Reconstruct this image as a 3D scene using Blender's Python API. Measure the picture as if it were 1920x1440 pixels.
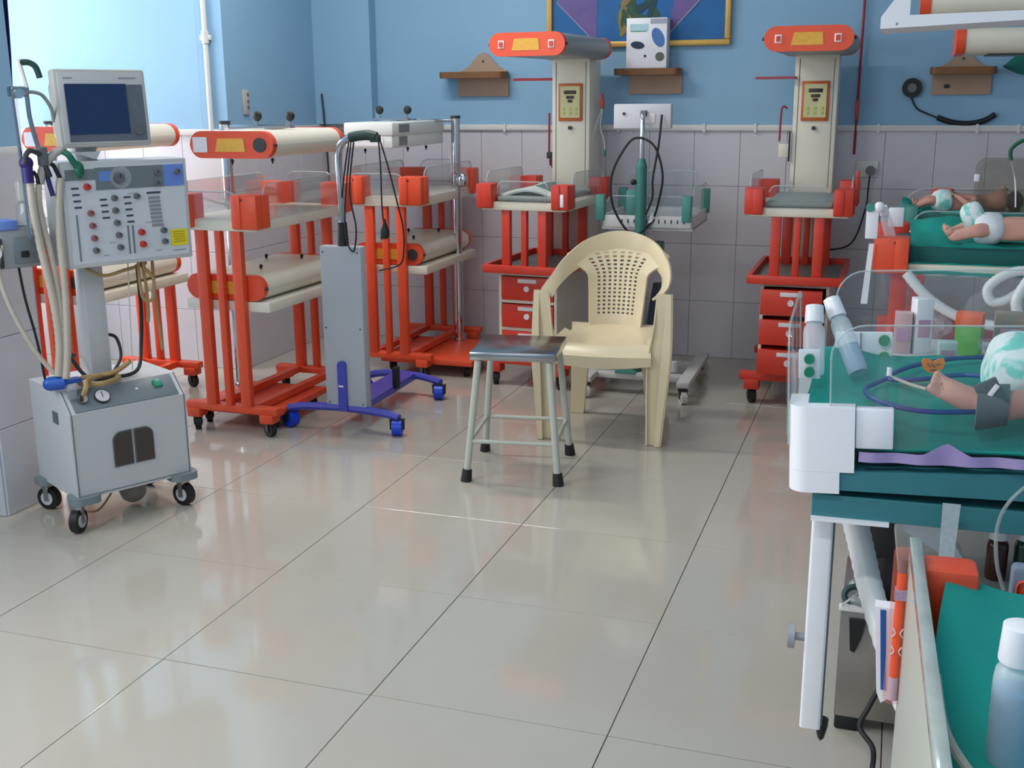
import bpy, bmesh, math, random
from mathutils import Vector, Matrix, noise
for o in list(bpy.data.objects): bpy.data.objects.remove(o, do_unlink=True)
S = bpy.context.scene
COL = S.collection
R = math.radians
# ---------------------------------------------------------------- camera
F, PITCH, YAW, ROLL = 2124.0, .249, .326, .007
CAM = Vector((1.7436, -2.2758, 1.4304))
cd = bpy.data.cameras.new('camera'); cam = bpy.data.objects.new('camera', cd); COL.objects.link(cam)
cd.sensor_width = 36; cd.lens = 36*F/1920; cd.clip_start = .05
fw = Vector((-math.sin(YAW)*math.cos(PITCH), math.cos(YAW)*math.cos(PITCH), -math.sin(PITCH)))
rt = Vector((math.cos(YAW), math.sin(YAW), 0)); dn = fw.cross(rt)
c_, s_ = math.cos(ROLL), math.sin(ROLL)
rr = c_*rt + s_*dn; dd = -s_*rt + c_*dn
mw = Matrix((rr, -dd, -fw)).transposed().to_4x4(); mw.translation = CAM
cam.matrix_world = mw; S.camera = cam
# ---------------------------------------------------------------- light
w = bpy.data.worlds.new('world'); S.world = w; w.use_nodes = True
w.node_tree.nodes['Background'].inputs[0].default_value = (.75, .87, 1, 1)
w.node_tree.nodes['Background'].inputs[1].default_value = 1.0
S.view_settings.view_transform = 'Standard'; S.view_settings.look = 'None'
S.view_settings.gamma = 1; S.view_settings.exposure = 0; S.view_settings.use_curve_mapping = False
def area(name, loc, look, sx, sy, power, col):
    l = bpy.data.lights.new(name, 'AREA'); l.shape = 'RECTANGLE'; l.size = sx; l.size_y = sy
    l.energy = power; l.color = col
    o = bpy.data.objects.new(name, l); COL.objects.link(o); o.location = loc
    o.rotation_euler = (Vector(look)-Vector(loc)).to_track_quat('-Z', 'Y').to_euler()
    return o
area('window_daylight_alcove', (-3.12, 1.95, 1.55), (0, 1.95, 1.15), 1.6, 2.0, 68, (1, .97, .95))
area('window_daylight_left', (-1.36, -1.2, 1.75), (3, -1.2, 1.1), 2.6, 1.5, 66, (.98, .99, 1))
area('window_daylight_rear', (.6, -4.3, 1.8), (.6, 3, 1.0), 3.2, 1.6, 10, (.98, .99, 1))
area('ceiling_fill', (1.0, 1.4, 2.9), (1.0, 1.4, 0), 1.2, .12, 5, (.95, 1, 1))  # weak overhead fill, added; no such lamp is known in the room
area('ceiling_fill_front', (.9, -1.9, 2.9), (.9, -1.9, 0), 1.2, .12, 26, (.97, .99, 1))  # added fill that brightens the white blocks of the nearest cot
area('ceiling_fill_left', (-.7, 2.35, 2.9), (-.7, 2.35, 0), 1.2, .12, 31, (1, .98, .95))  # added fill that lifts the left part of the back wall
# ---------------------------------------------------------------- helpers
def lin(c):
    return tuple(((v/255)/12.92 if v/255 <= .04045 else ((v/255+.055)/1.055)**2.4) for v in c)
MATS = {}
def mat(name, rgb, rough=.5, metal=0, var=.06, scale=12, bump=0, bscale=60, emit=0, spec=.5, alpha=None, coat=0):
    if name in MATS: return MATS[name]
    m = bpy.data.materials.new(name); MATS[name] = m; m.use_nodes = True
    nt = m.node_tree; b = nt.nodes['Principled BSDF']
    col = lin(rgb)
    b.inputs['Roughness'].default_value = rough; b.inputs['Metallic'].default_value = metal
    b.inputs['Specular IOR Level'].default_value = spec
    if coat: b.inputs['Coat Weight'].default_value = coat; b.inputs['Coat Roughness'].default_value = .05
    tc = nt.nodes.new('ShaderNodeTexCoord'); nz = nt.nodes.new('ShaderNodeTexNoise')
    nz.inputs['Scale'].default_value = scale; nz.inputs['Detail'].default_value = 4
    nt.links.new(tc.outputs['Object'], nz.inputs['Vector'])
    rp = nt.nodes.new('ShaderNodeMixRGB')
    rp.inputs[1].default_value = (*[v*(1-var) for v in col], 1); rp.inputs[2].default_value = (*[min(1, v*(1+var)) for v in col], 1)
    nt.links.new(nz.outputs['Fac'], rp.inputs[0]); nt.links.new(rp.outputs[0], b.inputs['Base Color'])
    if bump:
        n2 = nt.nodes.new('ShaderNodeTexNoise'); n2.inputs['Scale'].default_value = bscale
        nt.links.new(tc.outputs['Object'], n2.inputs['Vector'])
        bp = nt.nodes.new('ShaderNodeBump'); bp.inputs['Strength'].default_value = bump; bp.inputs['Distance'].default_value = .004
        nt.links.new(n2.outputs['Fac'], bp.inputs['Height']); nt.links.new(bp.outputs[0], b.inputs['Normal'])
    if alpha is not None:
        o = nt.nodes['Material Output']; mx = nt.nodes.new('ShaderNodeMixShader'); tr = nt.nodes.new('ShaderNodeBsdfTransparent')
        mx.inputs[0].default_value = alpha
        nt.links.new(tr.outputs[0], mx.inputs[1]); nt.links.new(b.outputs[0], mx.inputs[2]); nt.links.new(mx.outputs[0], o.inputs[0])
    return m
def clear(name, tint=(.975, .985, .985), haze=.03, hazec=(200, 205, 210), base=.04, mx=.45):
    if name in MATS: return MATS[name]
    m = bpy.data.materials.new(name); MATS[name] = m; m.use_nodes = True; nt = m.node_tree
    nt.nodes.remove(nt.nodes['Principled BSDF']); o = nt.nodes['Material Output']
    tr = nt.nodes.new('ShaderNodeBsdfTransparent'); tr.inputs[0].default_value = (*tint, 1)
    df = nt.nodes.new('ShaderNodeBsdfDiffuse'); df.inputs[0].default_value = (*lin(hazec), 1)
    gl = nt.nodes.new('ShaderNodeBsdfGlossy'); gl.inputs['Roughness'].default_value = .04
    m1 = nt.nodes.new('ShaderNodeMixShader'); m1.inputs[0].default_value = haze
    nt.links.new(tr.outputs[0], m1.inputs[1]); nt.links.new(df.outputs[0], m1.inputs[2])
    lw = nt.nodes.new('ShaderNodeLayerWeight'); lw.inputs[0].default_value = .25
    mr = nt.nodes.new('ShaderNodeMapRange'); mr.inputs[3].default_value = base; mr.inputs[4].default_value = mx
    nt.links.new(lw.outputs['Fresnel'], mr.inputs[0])
    m2 = nt.nodes.new('ShaderNodeMixShader')
    nt.links.new(mr.outputs[0], m2.inputs[0]); nt.links.new(m1.outputs[0], m2.inputs[1]); nt.links.new(gl.outputs[0], m2.inputs[2])
    nt.links.new(m2.outputs[0], o.inputs[0])
    return m
ORANGE = mat('orange_paint', (228, 80, 44), .38, var=.07)
RED = mat('red_paint', (208, 58, 38), .4, var=.07)
CREAM = mat('cream_enamel', (226, 219, 200), .35, var=.03)
GREYB = mat('shade_and_cable_grey', (150, 155, 152), .4, var=.04)
WHITE = mat('white_plastic', (236, 236, 240), .35, var=.02)
LABELW = mat('label_white', (225, 220, 222), .6, var=.1, scale=90)
BLACK = mat('black_rubber', (22, 22, 24), .55)
DARK = mat('dark_plastic', (48, 50, 54), .4)
CHROME = mat('chrome', (200, 202, 205), .14, 1, var=.05)
STEEL = mat('brushed_steel', (165, 168, 170), .22, 1, var=.1, scale=30)
YELLOW = mat('yellow_plate', (224, 168, 60), .45, var=.22, scale=70)
ACR = clear('clear_acrylic')
ACRE = mat('acrylic_edge', (205, 220, 218), .12, var=.1, alpha=.4, scale=25)
TEAL = mat('teal_drape', (0, 142, 130), .85, var=.12, scale=9, bump=.25, bscale=400)
GREENM = mat('green_enamel', (56, 122, 130), .32, var=.05)
GREENP = mat('green_plastic', (20, 135, 100), .35)
VGREY = mat('ventilator_grey', (194, 196, 198), .42, var=.03, bump=.08, bscale=500)
VPANEL = mat('ventilator_panel', (205, 210, 216), .4, var=.03)
PGREY = mat('panel_grey', (112, 122, 128), .4, var=.04)
BLUEM = mat('blue_enamel', (70, 74, 178), .35, var=.05)
BLUEW = mat('blue_caster_plastic', (16, 66, 205), .35)
TUBEW = mat('white_hose_plastic', (222, 224, 224), .35, var=.05)
TAN = mat('tan_rubber_hose', (170, 140, 92), .5, var=.12)
CLEARH = mat('milky_hose', (198, 190, 176), .3, var=.08, alpha=.8)
SKIN = mat('skin', (222, 164, 146), .5, var=.1, scale=14)
REDK = mat('red_knob', (190, 52, 46), .4)
KNOB = mat('grey_knob', (96, 100, 104), .4)
WOOD = mat('brown_wood', (118, 76, 36), .5, var=.25, scale=18)
LAMINATE = mat('tan_laminate', (170, 140, 116), .5, var=.06)
PIPE = mat('white_pipe', (214, 214, 210), .45, var=.05)

class G:
    def __init__(s, M=None): s.bm = bmesh.new(); s.M = M or Matrix()
    def _x(s, vs):
        for v in vs: v.co = s.M @ v.co
    def box(s, x0, x1, y0, y1, z0, z1, bev=0, M=None):
        m = Matrix.Translation(((x0+x1)/2, (y0+y1)/2, (z0+z1)/2)) @ Matrix.Diagonal((abs(x1-x0), abs(y1-y0), abs(z1-z0), 1))
        if M: m = M @ m
        vs = bmesh.ops.create_cube(s.bm, size=1, matrix=m)['verts']
        if bev:
            es = list({e for v in vs for e in v.link_edges})
            r = bmesh.ops.bevel(s.bm, geom=es, offset=bev, segments=2, affect='EDGES', profile=.5)
            vs = list({v for f in r['faces'] for v in f.verts} | {v for v in vs if v.is_valid})
        s._x(vs); return s
    def cyl(s, p, q, r, n=16, r2=None):
        p, q = Vector(p), Vector(q); d = q-p
        m = Matrix.Translation((p+q)/2) @ d.to_track_quat('Z', 'Y').to_matrix().to_4x4()
        s._x(bmesh.ops.create_cone(s.bm, cap_ends=True, segments=n, radius1=r, radius2=r if r2 is None else r2, depth=d.length, matrix=m)['verts']); return s
    def ball(s, c, r, n=14, M=None):
        if not isinstance(r, (tuple, list)): r = (r, r, r)
        m = Matrix.Translation(c)
        if M: m = m @ M
        s._x(bmesh.ops.create_uvsphere(s.bm, u_segments=n, v_segments=max(6, n//2+1), radius=1, matrix=m @ Matrix.Diagonal((*r, 1)))['verts']); return s
    def tube(s, pts, r, n=8, sm=6, closed=False, rip=0):
        P = [Vector(p) for p in pts]
        if sm and len(P) > 2:
            Q = []; L = len(P); segs = L if closed else L-1
            for i in range(segs):
                a, b, c, d = (P[(i+k-1) % L] if closed else P[min(max(i+k-1, 0), L-1)] for k in range(4))
                for j in range(sm):
                    t = j/sm
                    Q.append(.5*((2*b)+(c-a)*t+(2*a-5*b+4*c-d)*t*t+(3*b-a-3*c+d)*t**3))
            if not closed: Q.append(P[-1])
            P = Q
        rings = []; up = None
        for i, p in enumerate(P):
            if closed: d = P[(i+1) % len(P)]-P[i-1]
            else: d = P[min(i+1, len(P)-1)]-P[max(i-1, 0)]
            d.normalize()
            if up is None: up = d.orthogonal().normalized()
            up = (up-d*up.dot(d)); up = up.normalized() if up.length > 1e-6 else d.orthogonal().normalized()
            sd = d.cross(up); rad = r*(1+(rip if i % 2 else -rip))
            rings.append([s.bm.verts.new(s.M @ (p+up*math.cos(2*math.pi*k/n)*rad+sd*math.sin(2*math.pi*k/n)*rad)) for k in range(n)])
        m = len(rings)
        for i in range(m if closed else m-1):
            A, B = rings[i], rings[(i+1) % m]
            for k in range(n): s.bm.faces.new((A[k], A[(k+1) % n], B[(k+1) % n], B[k]))
        if not closed: s.bm.faces.new(rings[0][::-1]); s.bm.faces.new(rings[-1])
        return s
    def lathe(s, prof, loc=(0, 0, 0), n=20, M=None):
        T = Matrix.Translation(loc) @ (M or Matrix())
        rings = []
        for r, z in prof: rings.append([s.bm.verts.new(s.M @ (T @ Vector((max(r, 1e-4)*math.cos(2*math.pi*k/n), max(r, 1e-4)*math.sin(2*math.pi*k/n), z)))) for k in range(n)])
        for A, B in zip(rings, rings[1:]):
            for k in range(n): s.bm.faces.new((A[k], A[(k+1) % n], B[(k+1) % n], B[k]))
        s.bm.faces.new(rings[0][::-1]); s.bm.faces.new(rings[-1]); return s
    def prism(s, poly, ax, d0, d1):
        # poly lies in the two axes other than ax, extruded along ax
        def P(a, b, d): return Vector({'y': (a, d, b), 'x': (d, a, b), 'z': (a, b, d)}[ax])
        A = [s.bm.verts.new(s.M @ P(a, b, d0)) for a, b in poly]; B = [s.bm.verts.new(s.M @ P(a, b, d1)) for a, b in poly]
        s.bm.faces.new(A); s.bm.faces.new(B[::-1]); n = len(poly)
        for i in range(n): s.bm.faces.new((A[i], B[i], B[(i+1) % n], A[(i+1) % n]))
        return s
    def sheet(s, fn, nu, nv, hole=None, th=0):
        V = [[Vector(fn(i/nu, j/nv)) for j in range(nv+1)] for i in range(nu+1)]
        def nrm(i, j):
            a = V[min(i+1, nu)][j]-V[max(i-1, 0)][j]; b = V[i][min(j+1, nv)]-V[i][max(j-1, 0)]
            return a.cross(b).normalized()
        T = [[s.bm.verts.new(s.M @ V[i][j]) for j in range(nv+1)] for i in range(nu+1)]
        U = [[s.bm.verts.new(s.M @ (V[i][j]-nrm(i, j)*th)) for j in range(nv+1)] for i in range(nu+1)] if th else None
        ok = lambda i, j: 0 <= i < nu and 0 <= j < nv and not (hole and hole(i, j))
        for i in range(nu):
            for j in range(nv):
                if not ok(i, j): continue
                s.bm.faces.new((T[i][j], T[i+1][j], T[i+1][j+1], T[i][j+1]))
                if th:
                    s.bm.faces.new((U[i][j], U[i][j+1], U[i+1][j+1], U[i+1][j]))
                    for (di, dj, a, b) in ((-1, 0, (i, j+1), (i, j)), (1, 0, (i+1, j), (i+1, j+1)), (0, -1, (i, j), (i+1, j)), (0, 1, (i+1, j+1), (i, j+1))):
                        if not ok(i+di, j+dj): s.bm.faces.new((T[a[0]][a[1]], U[a[0]][a[1]], U[b[0]][b[1]], T[b[0]][b[1]]))
        return s
    def out(s, name, m, parent=None, smooth=True, loc=None):
        me = bpy.data.meshes.new(name)
        bmesh.ops.recalc_face_normals(s.bm, faces=s.bm.faces); s.bm.to_mesh(me); s.bm.free()
        if smooth:
            for p in me.polygons: p.use_smooth = True
            me.set_sharp_from_angle(angle=R(38))
        me.materials.append(m)
        o = bpy.data.objects.new(name, me); COL.objects.link(o)
        if parent: o.parent = parent
        if loc: o.location = loc
        return o
def tag(o, label=None, cat=None, group=None, kind=None):
    if label: o['label'] = label
    if cat: o['category'] = cat
    if group: o['group'] = group
    if kind: o['kind'] = kind
    return o
def thing(name, label, cat, loc=(0, 0, 0), rz=0, group=None):
    o = bpy.data.objects.new(name, None); COL.objects.link(o); o.empty_display_size = .1
    o.location = loc; o.rotation_euler = (0, 0, R(rz)); return tag(o, label, cat, group)
def kids(o): return [c for c in bpy.data.objects if c.parent == o]
def dup(o, parent=None):
    c = o.copy(); COL.objects.link(c); c.parent = parent
    for k in kids(o): dup(k, c)
    return c
def struct(o): o['kind'] = 'structure'; return o
def stadium(w, h, cx=0, cz=0, n=8, r=None):
    r = r or h/2; P = []
    for (sx, sz, a0) in ((1, 1, 0), (-1, 1, 90), (-1, -1, 180), (1, -1, 270)):
        for k in range(n+1):
            a = R(a0+90*k/n); P.append((cx+sx*(w/2-r)+r*math.cos(a), cz+sz*(h/2-r)+r*math.sin(a)))
    return P
def rrect(x0, x1, z0, z1, r, tl=True, tr=True, n=6):
    P = [(x0, z0), (x1, z0)]
    if tr: P += [(x1-r+r*math.cos(R(90*k/n)), z1-r+r*math.sin(R(90*k/n))) for k in range(n+1)]
    else: P.append((x1, z1))
    if tl: P += [(x0+r+r*math.cos(R(90+90*k/n)), z1-r+r*math.sin(R(90+90*k/n))) for k in range(n+1)]
    else: P.append((x0, z1))
    return P
def caster(par, x, y, r, m=BLACK, fork=DARK, top=None, a=20, wd=.026):
    top = top or r*2.1
    g = G(Matrix.Translation((x, y, 0)) @ Matrix.Rotation(R(a), 4, 'Z'))
    g.cyl((-wd/2, 0, r), (wd/2, 0, r), r, 20); g.cyl((-wd/2-.003, 0, r), (wd/2+.003, 0, r), r*.55, 14)
    wv = g.out('caster', m, par)
    g = G(Matrix.Translation((x, y, 0)) @ Matrix.Rotation(R(a), 4, 'Z'))
    g.box(-wd*.8, wd*.8, -.012, .014, r*1.85, top, .002); g.box(-wd*.75, -wd*.55, -.01, .01, r*.8, r*1.9); g.box(wd*.55, wd*.75, -.01, .01, r*.8, r*1.9)
    g.out('fork', fork, wv); return wv
def smat(name, rgb, **k): return mat(name, rgb, **k)
# ---------------------------------------------------------------- setting
PAINT = mat('blue_wall_paint', (136, 176, 204), .7, var=.03, scale=5, bump=.06, bscale=250)
TILEW = mat('glazed_wall_tile', (203, 200, 206), .22, var=.025, scale=7)
TILEF = mat('polished_floor_tile', (180, 174, 162), .1, var=.03, scale=10, coat=.2)
GROUT = mat('floor_grout', (84, 82, 80), .8)
GROUTW = mat('wall_grout', (176, 170, 176), .8)
CEIL = mat('ceiling_white', (225, 228, 230), .8)
YB, XD, YF, XP = 3.97, -1.55, 2.93, -1.16
floor = struct(G().box(-3.4, 3.2, -4.6, 4.2, -.12, -.0035).out('floor', GROUT))
def tile_mesh(name, sx, sy, sz, m, bev=.0015):
    o = G().box(0, sx, 0, sy, 0, sz, bev).out(name, m, smooth=False); me = o.data; bpy.data.objects.remove(o); return me
FT = tile_mesh('floor_tile', .5975, .5975, .0055, TILEF, .001)
def place(me, name, par, loc, rz=0):
    o = bpy.data.objects.new(name, me); COL.objects.link(o); o.parent = par; o.location = loc; o.rotation_euler = (0, 0, rz); return o
for i in range(-6, 6):
    for j in range(-8, 7):
        if (i+1)*.6 > 3.2: continue
        place(FT, 'tile', floor, (i*.6+.0012, j*.6+.0012, -.0055+random.Random(i*31+j).uniform(-.0002, .0002)))
def wall(name, x0, x1, y0, y1, z0=0, z1=3.0, m=PAINT):
    return struct(G().box(x0, x1, y0, y1, z0, z1).out(name, m, smooth=False))
TW, TH, DZ = .245, .3165, 1.266
WT = tile_mesh('wall_tile', TW-.002, .008, TH-.002, TILEW)
def dado(par, p, rz, length, start=0.0):
    # tiles run along the local x axis from p
    c, s = math.cos(rz), math.sin(rz); x = start
    while x < length-.01:
        for r in range(4):
            a, b = max(x, 0), min(x+TW, length)
            if b-a > .02:
                o = place(WT, 'tile', par, (p[0]+c*a, p[1]+s*a, r*TH+.001), rz)
                if b-a < TW-.001: o.scale = ((b-a)/TW, 1, 1)
        x += TW
wb = wall('wall_back', XD-.2, 3.1, YB, YB+.15)
dado(wb, (-1.52, YB-.007, 0), 0, 4.6, 0)
struct(G().box(-1.55, 2.95, YB-.002, YB+.01, 0, DZ).out('trim_7', GROUTW))
ws = wall('wall_side', XD-.15, XD, YF+.0005, YB+.1)
dado(ws, (XD+.007, YF, 0), math.pi/2, YB-YF)
wa = wall('wall_alcove', -3.4, XD-.15, YF, YF+.15)
dado(wa, (-3.3, YF-.007, 0), 0, 1.75)
wp = wall('wall_pillar', -1.75, XP, .73, .985)
dado(wp, (XP+.007, .73, 0), math.pi/2, .255)
dado(wp, (-1.65, .723, 0), 0, .49)
# pilaster left of the back wall
struct(G().box(XD, -1.185, YB-.085, YB, DZ+.01, 3.0).out('wall_pilaster', PAINT, smooth=False))
# left side with windows, rear, right
def windowed(name, x0, x1, ya, yb, za, zb, y0, y1):
    g = G(); g.box(x0, x1, y0, ya, 0, 3); g.box(x0, x1, yb, y1, 0, 3); g.box(x0, x1, ya, yb, 0, za); g.box(x0, x1, ya, yb, zb, 3)
    return struct(g.out(name, PAINT, smooth=False))
windowed('wall_left', -3.4, -3.25, 1.1, 2.85, .5, 2.6, .985, 3.0)
windowed('wall_near', -1.6, -1.45, -2.6, .2, 1.0, 2.55, -4.5, .73)
wall('wall_return', -3.4, -1.75, .85, .985)
g = G(); g.box(-1.6, -1.0, -4.6, -4.45, 0, 3); g.box(2.2, 3.1, -4.6, -4.45, 0, 3); g.box(-1, 2.2, -4.6, -4.45, 0, 1); g.box(-1, 2.2, -4.6, -4.45, 2.6, 3); struct(g.out('wall_front', PAINT))
wr = wall('wall_right', 2.95, 3.1, -4.6, 4.1)
dado(wr, (2.951, .04, 0), math.pi/2, 3.92)
struct(G().box(-3.4, 3.2, -4.6, 4.2, 3.0, 3.1).out('ceiling', CEIL))
WF = mat('window_frame_white', (225, 225, 225), .4)
def win(n, x, ya, yb, za, zb):
    g = G()
    for a in (ya, (ya+yb)/2-.02, yb-.04): g.box(x-.03, x+.03, a, a+.04, za, zb)
    g.box(x-.03, x+.03, ya, yb, za, za+.04); g.box(x-.03, x+.03, ya, yb, zb-.04, zb)
    struct(g.out('window_%d' % n, WF))
win(1, -3.33, 1.1, 2.85, .5, 2.6); win(2, -1.53, -2.6, .2, 1.0, 2.55)
tb = G(); tb.box(1.7-1.3, 1.7-.1, 1.34, 1.46, 2.93, 2.995); 
t = thing('added_fill_fitting', 'unseen white fitting added on the ceiling for the fill light above the beds', 'added fitting', (1.0, 1.4, 2.95))  # unseen fittings, added to go with the three ceiling fills
G().box(-.62, .62, -.05, .05, .02, .05, .004).out('housing', WHITE, t)
t3 = dup(t); t3.location = (.9, -1.9, 2.95); t3['label'] = 'unseen white fitting added on the ceiling for the fill light nearest the lower right trolley'
t2 = dup(t); t2.location = (-.7, 2.35, 2.95); t2['label'] = 'unseen white fitting added on the ceiling for the fill light above the orange trolleys'
tb.bm.free()
# white conduit trim on top of the tiles
def trim(n, p, q, z=DZ-.012, d=.022):
    g = G(); g.box(min(p[0], q[0]), max(p[0], q[0]), min(p[1], q[1]), max(p[1], q[1]), z-.012, z+.02, .004)
    return struct(g.out('trim_%d' % n, PIPE))
trim(1, (XD, YB-.024), (2.95, YB)); trim(2, (XD, YF), (XD+.02, YB)); trim(3, (-3.3, YF-.02), (XD, YF)); trim(4, (XP, .73), (XP+.008, .985))
g = G()
for x in (-.4, .26, .73, 1.0, 1.62, 2.09, 2.28): g.box(x, x+.014, YB-.029, YB-.001, DZ-.03, DZ+.013)
struct(g.out('trim_5', PIPE))
# conduit on the bright wall
g = G(); g.cyl((-1.64, YF-.016, DZ), (-1.64, YF-.016, 3.0), .013); g.cyl((-1.64, YF-.016, 1.70), (-1.64, YF-.016, 1.76), .019); g.box(-1.67, -1.61, YF-.02, YF, 1.715, 1.74, .003)
struct(g.out('trim_6', PIPE))
# ---------------------------------------------------------------- bassinet trolleys with undershelf lamp
def knobs(par, pts, r=.009):
    for p in pts:
        g = G(); g.ball(p, r, 8); g.cyl((p[0], p[1], p[2]-.016), p, r*.5, 8); g.out('knob', BLACK, par)
def corner_block(par, x, y, z, sx, sy, w=.12, d=.1, h=.14, m=ORANGE):
    # sx, sy: direction of the outer corner
    xo, yo = x+sx*.02, y+sy*.02; xi, yi = xo-sx*w, yo-sy*d
    g = G(); g.box(xo, xi, yo, yo-sy*d, z, z+h, .006); g.box(xi+sx*.002, xi+sx*.045, yo+sy*.006, yo-sy*.02, z+.004, z+h*.985, .003)
    g.box(xo+sx*.005, xo-sx*.02, yo-sy*.045, yo-sy*(d-.004), z+.004, z+h*.985, .003)
    b = g.out('corner_block', m, par)
    g = G(); g.box(xo-sx*w*.55, xo-sx*w*.55-sx*.02, yo+sy*.002, yo-sy*.008, z+h*.84, z+h*.9); g.out('slot', DARK, b)
    return b
def acr(par, poly, ax, d, th=.006, edge=True):
    p = G().prism(poly, ax, d-th/2, d+th/2).out('acrylic_panel', ACR, par)
    if edge:
        def P(a, b): return {'y': (a, d, b), 'x': (d, a, b), 'z': (a, b, d)}[ax]
        G().tube([P(*q) for q in poly[2:]] if len(poly) > 3 else [P(*q) for q in poly], th*.52, 6, 0).out('panel_edge', ACRE, p)
    return p
def lamp_head(par, L, w=.392, h=.11, cx=0, cz=0, y0=0, front='orange', back=CREAM, plate=True, grille=True, sticker=False, buttons=False, body=None):
    b = G().prism(stadium(w*.985, h*.97, cx, cz), 'y', y0+.02, y0+L-.03).out('lamp_housing', body or CREAM, par)
    c = G().prism(stadium(w, h, cx, cz), 'y', y0-.004, y0+.03).out('end_cap', ORANGE, par)
    G().prism(stadium(w, h, cx, cz), 'y', y0+L-.03, y0+L).out('end_cap', ORANGE, par)
    for sx in (-1, 1): G().ball((cx+sx*(w/2+.003), y0+.012, cz), .008, 8).out('screw', DARK, par)
    f = y0-.006
    if plate: G().prism([(cx-.075, cz-.028), (cx+.065, cz-.028), (cx+.06, cz+.026), (cx-.062, cz+.026)], 'y', f, f+.004).out('name_plate', YELLOW, c)
    if grille:
        G().cyl((cx+.135, f-.004, cz), (cx+.135, f+.004, cz), .029, 20).out('fan_grille', DARK, c)
    if sticker: G().prism(stadium(.068, .062, cx-.147, cz, 4, .006), 'y', f, f+.004).out('sticker', LABELW, c)
    if buttons:
        for sx in (-.13, .125):
            q = G().box(cx+sx-.015, cx+sx+.015, f-.001, f+.004, cz-.018, cz+.018, .002).out('switch', WHITE, c)
            G().box(cx+sx-.009, cx+sx+.009, f-.006, f, cz-.012, cz+.012).out('rocker', RED, q)
    return b
def make_trolley(grp):
    t = thing('bassinet_trolley', '', 'trolley', (0, 0, 0), 0, grp)
    for y in (0, .745):
        g = G(); g.box(-.225, .235, y-.025, y+.025, .098, .13, .004)
        for x in (-.185, .185): g.box(x-.032, x+.032, y-.032, y+.032, .062, .1, .003)
        g.out('base_bar', ORANGE, t)
    for x in (-.1, .1): G().box(x-.018, x+.018, .025, .72, .1, .13).out('base_rail', ORANGE, t)
    for x in (-.185, .185):
        for y in (0, .745): caster(t, x, y, .032, a=random.Random(x+y).uniform(0, 90), top=.064)
    for y in (-.012, .745):
        for x, wd in ((-.088, .048), (0, .03), (.088, .048)): G().box(x-wd/2, x+wd/2, y-.016, y+.016, .128, .893, .003).out('post', ORANGE, t)
    G().box(-.2, .2, -.035, .76, .89, .938, .006).out('upper_shelf', CREAM, t)
    G().box(-.2, .215, .006, .73, .545, .588, .004).out('lower_shelf', CREAM, t)
    lamp_head(t, .7, .385, .108, 0, .645, .012, grille=True, body=CREAM)
    knobs(t, [(-.1, .15, .712), (.06, .2, .712), (-.1, .5, .712), (.06, .55, .712)])
    for sx in (-1, 1):
        for sy, y in ((-1, -.04), (1, .76)): corner_block(t, sx*.2, y, .902, sx, sy)
    z0, z1 = .935, 1.085
    acr(t, rrect(-.2, .13, z0, z1-.03, .06), 'y', -.042)
    acr(t, rrect(-.13, .13, z0, z1, .05), 'y', .762)
    for x in (-.205, .205): acr(t, rrect(.02, .70, z0, z1, .05), 'x', x)
    return t
T2 = make_trolley('three-post bassinet trolleys')
T2.location = (-.955, 1.875, 0); T2.rotation_euler.z = R(-1.5)
T2['label'] = 'red-orange bassinet trolley with cream shelves between the ventilator and the grey box stand'
T1 = dup(T2); T1.location = (-1.79, 1.79, 0); T1.rotation_euler.z = 0
T1['label'] = 'red-orange bassinet trolley in the bright alcove behind the ventilator'
T3 = dup(T2); T3.location = (-.725, 3.04, 0); T3.rotation_euler.z = 0
T3['label'] = 'red-orange bassinet trolley behind the grey box stand, near the back wall'
# ---------------------------------------------------------------- phototherapy lamps on orange slabs
def make_lamp(label, loc, slab, pole, hd, box=False, rz=0):
    t = thing('phototherapy_lamp', label, 'lamp', loc, rz)
    x0, x1, y0, y1 = slab
    G().box(x0, x1, y0, y1, .062, .094, .006).out('base_slab', ORANGE, t)
    for x in (x0+.05, x1-.05):
        for y in (y0+.05, y1-.05): caster(t, x, y, .026, top=.064, a=35)
    px, py = pole
    g = G(); g.cyl((px, py, .09), (px, py, 1.315), .025, 20); g.cyl((px, py, .09), (px, py, .11), .034, 20); g.out('pole', CHROME, t)
    G().cyl((px, py, 1.315), (px, py, 1.33), .027).out('pole_cap', DARK, t)
    hx, hy, hz = hd
    g = G(); g.box(min(px, hx), max(px, hx), py-.008, py+.008, 1.298, 1.314, .002); g.box(hx-.02, hx+.02, min(py, hy+.3), max(py, hy+.3), 1.298, 1.314); g.out('arm', STEEL, t)
    if box: bx, by, bz = hx-.02, hy+.33, 1.313
    else: bx, by, bz = hx+.02, hy+.3, 1.303
    g = G(); g.box(bx-.1, bx+.1, by-.02, by+.02, bz, bz+.008)
    for s in (-.08, .08): g.box(bx+s-.012, bx+s+.012, by-.004, by+.004, bz, bz+.055)
    br = g.out('bracket', STEEL, t)
    for s in (-.08, .08):
        g = G(); g.cyl((bx+s+.012, by-.012, bz+.05), (bx+s+.012, by+.012, bz+.05), .006, 8); g.ball((bx+s+.02, by-.018, bz+.05), (.022, .014, .022)); g.out('knob', BLACK, br)
    return t
for c_ in T2.children:
    if c_.name.startswith('end_cap'):
        for k_ in list(c_.children):
            if k_.name.startswith('fan_grille'): bpy.data.objects.remove(k_, do_unlink=True)
P2 = make_lamp('phototherapy lamp with orange capped cream head, white sticker and black grille over the middle trolley', (-.87, 1.87, 0), (-.34, .10, .08, .53), (-.30, .43), (0, 0, 0))
lamp_head(P2, .63, .392, .11, 0, 1.243, 0, sticker=True)
knobs(P2, [(-.02, .03, 1.176), (.1, .15, 1.176)], .008)
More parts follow.
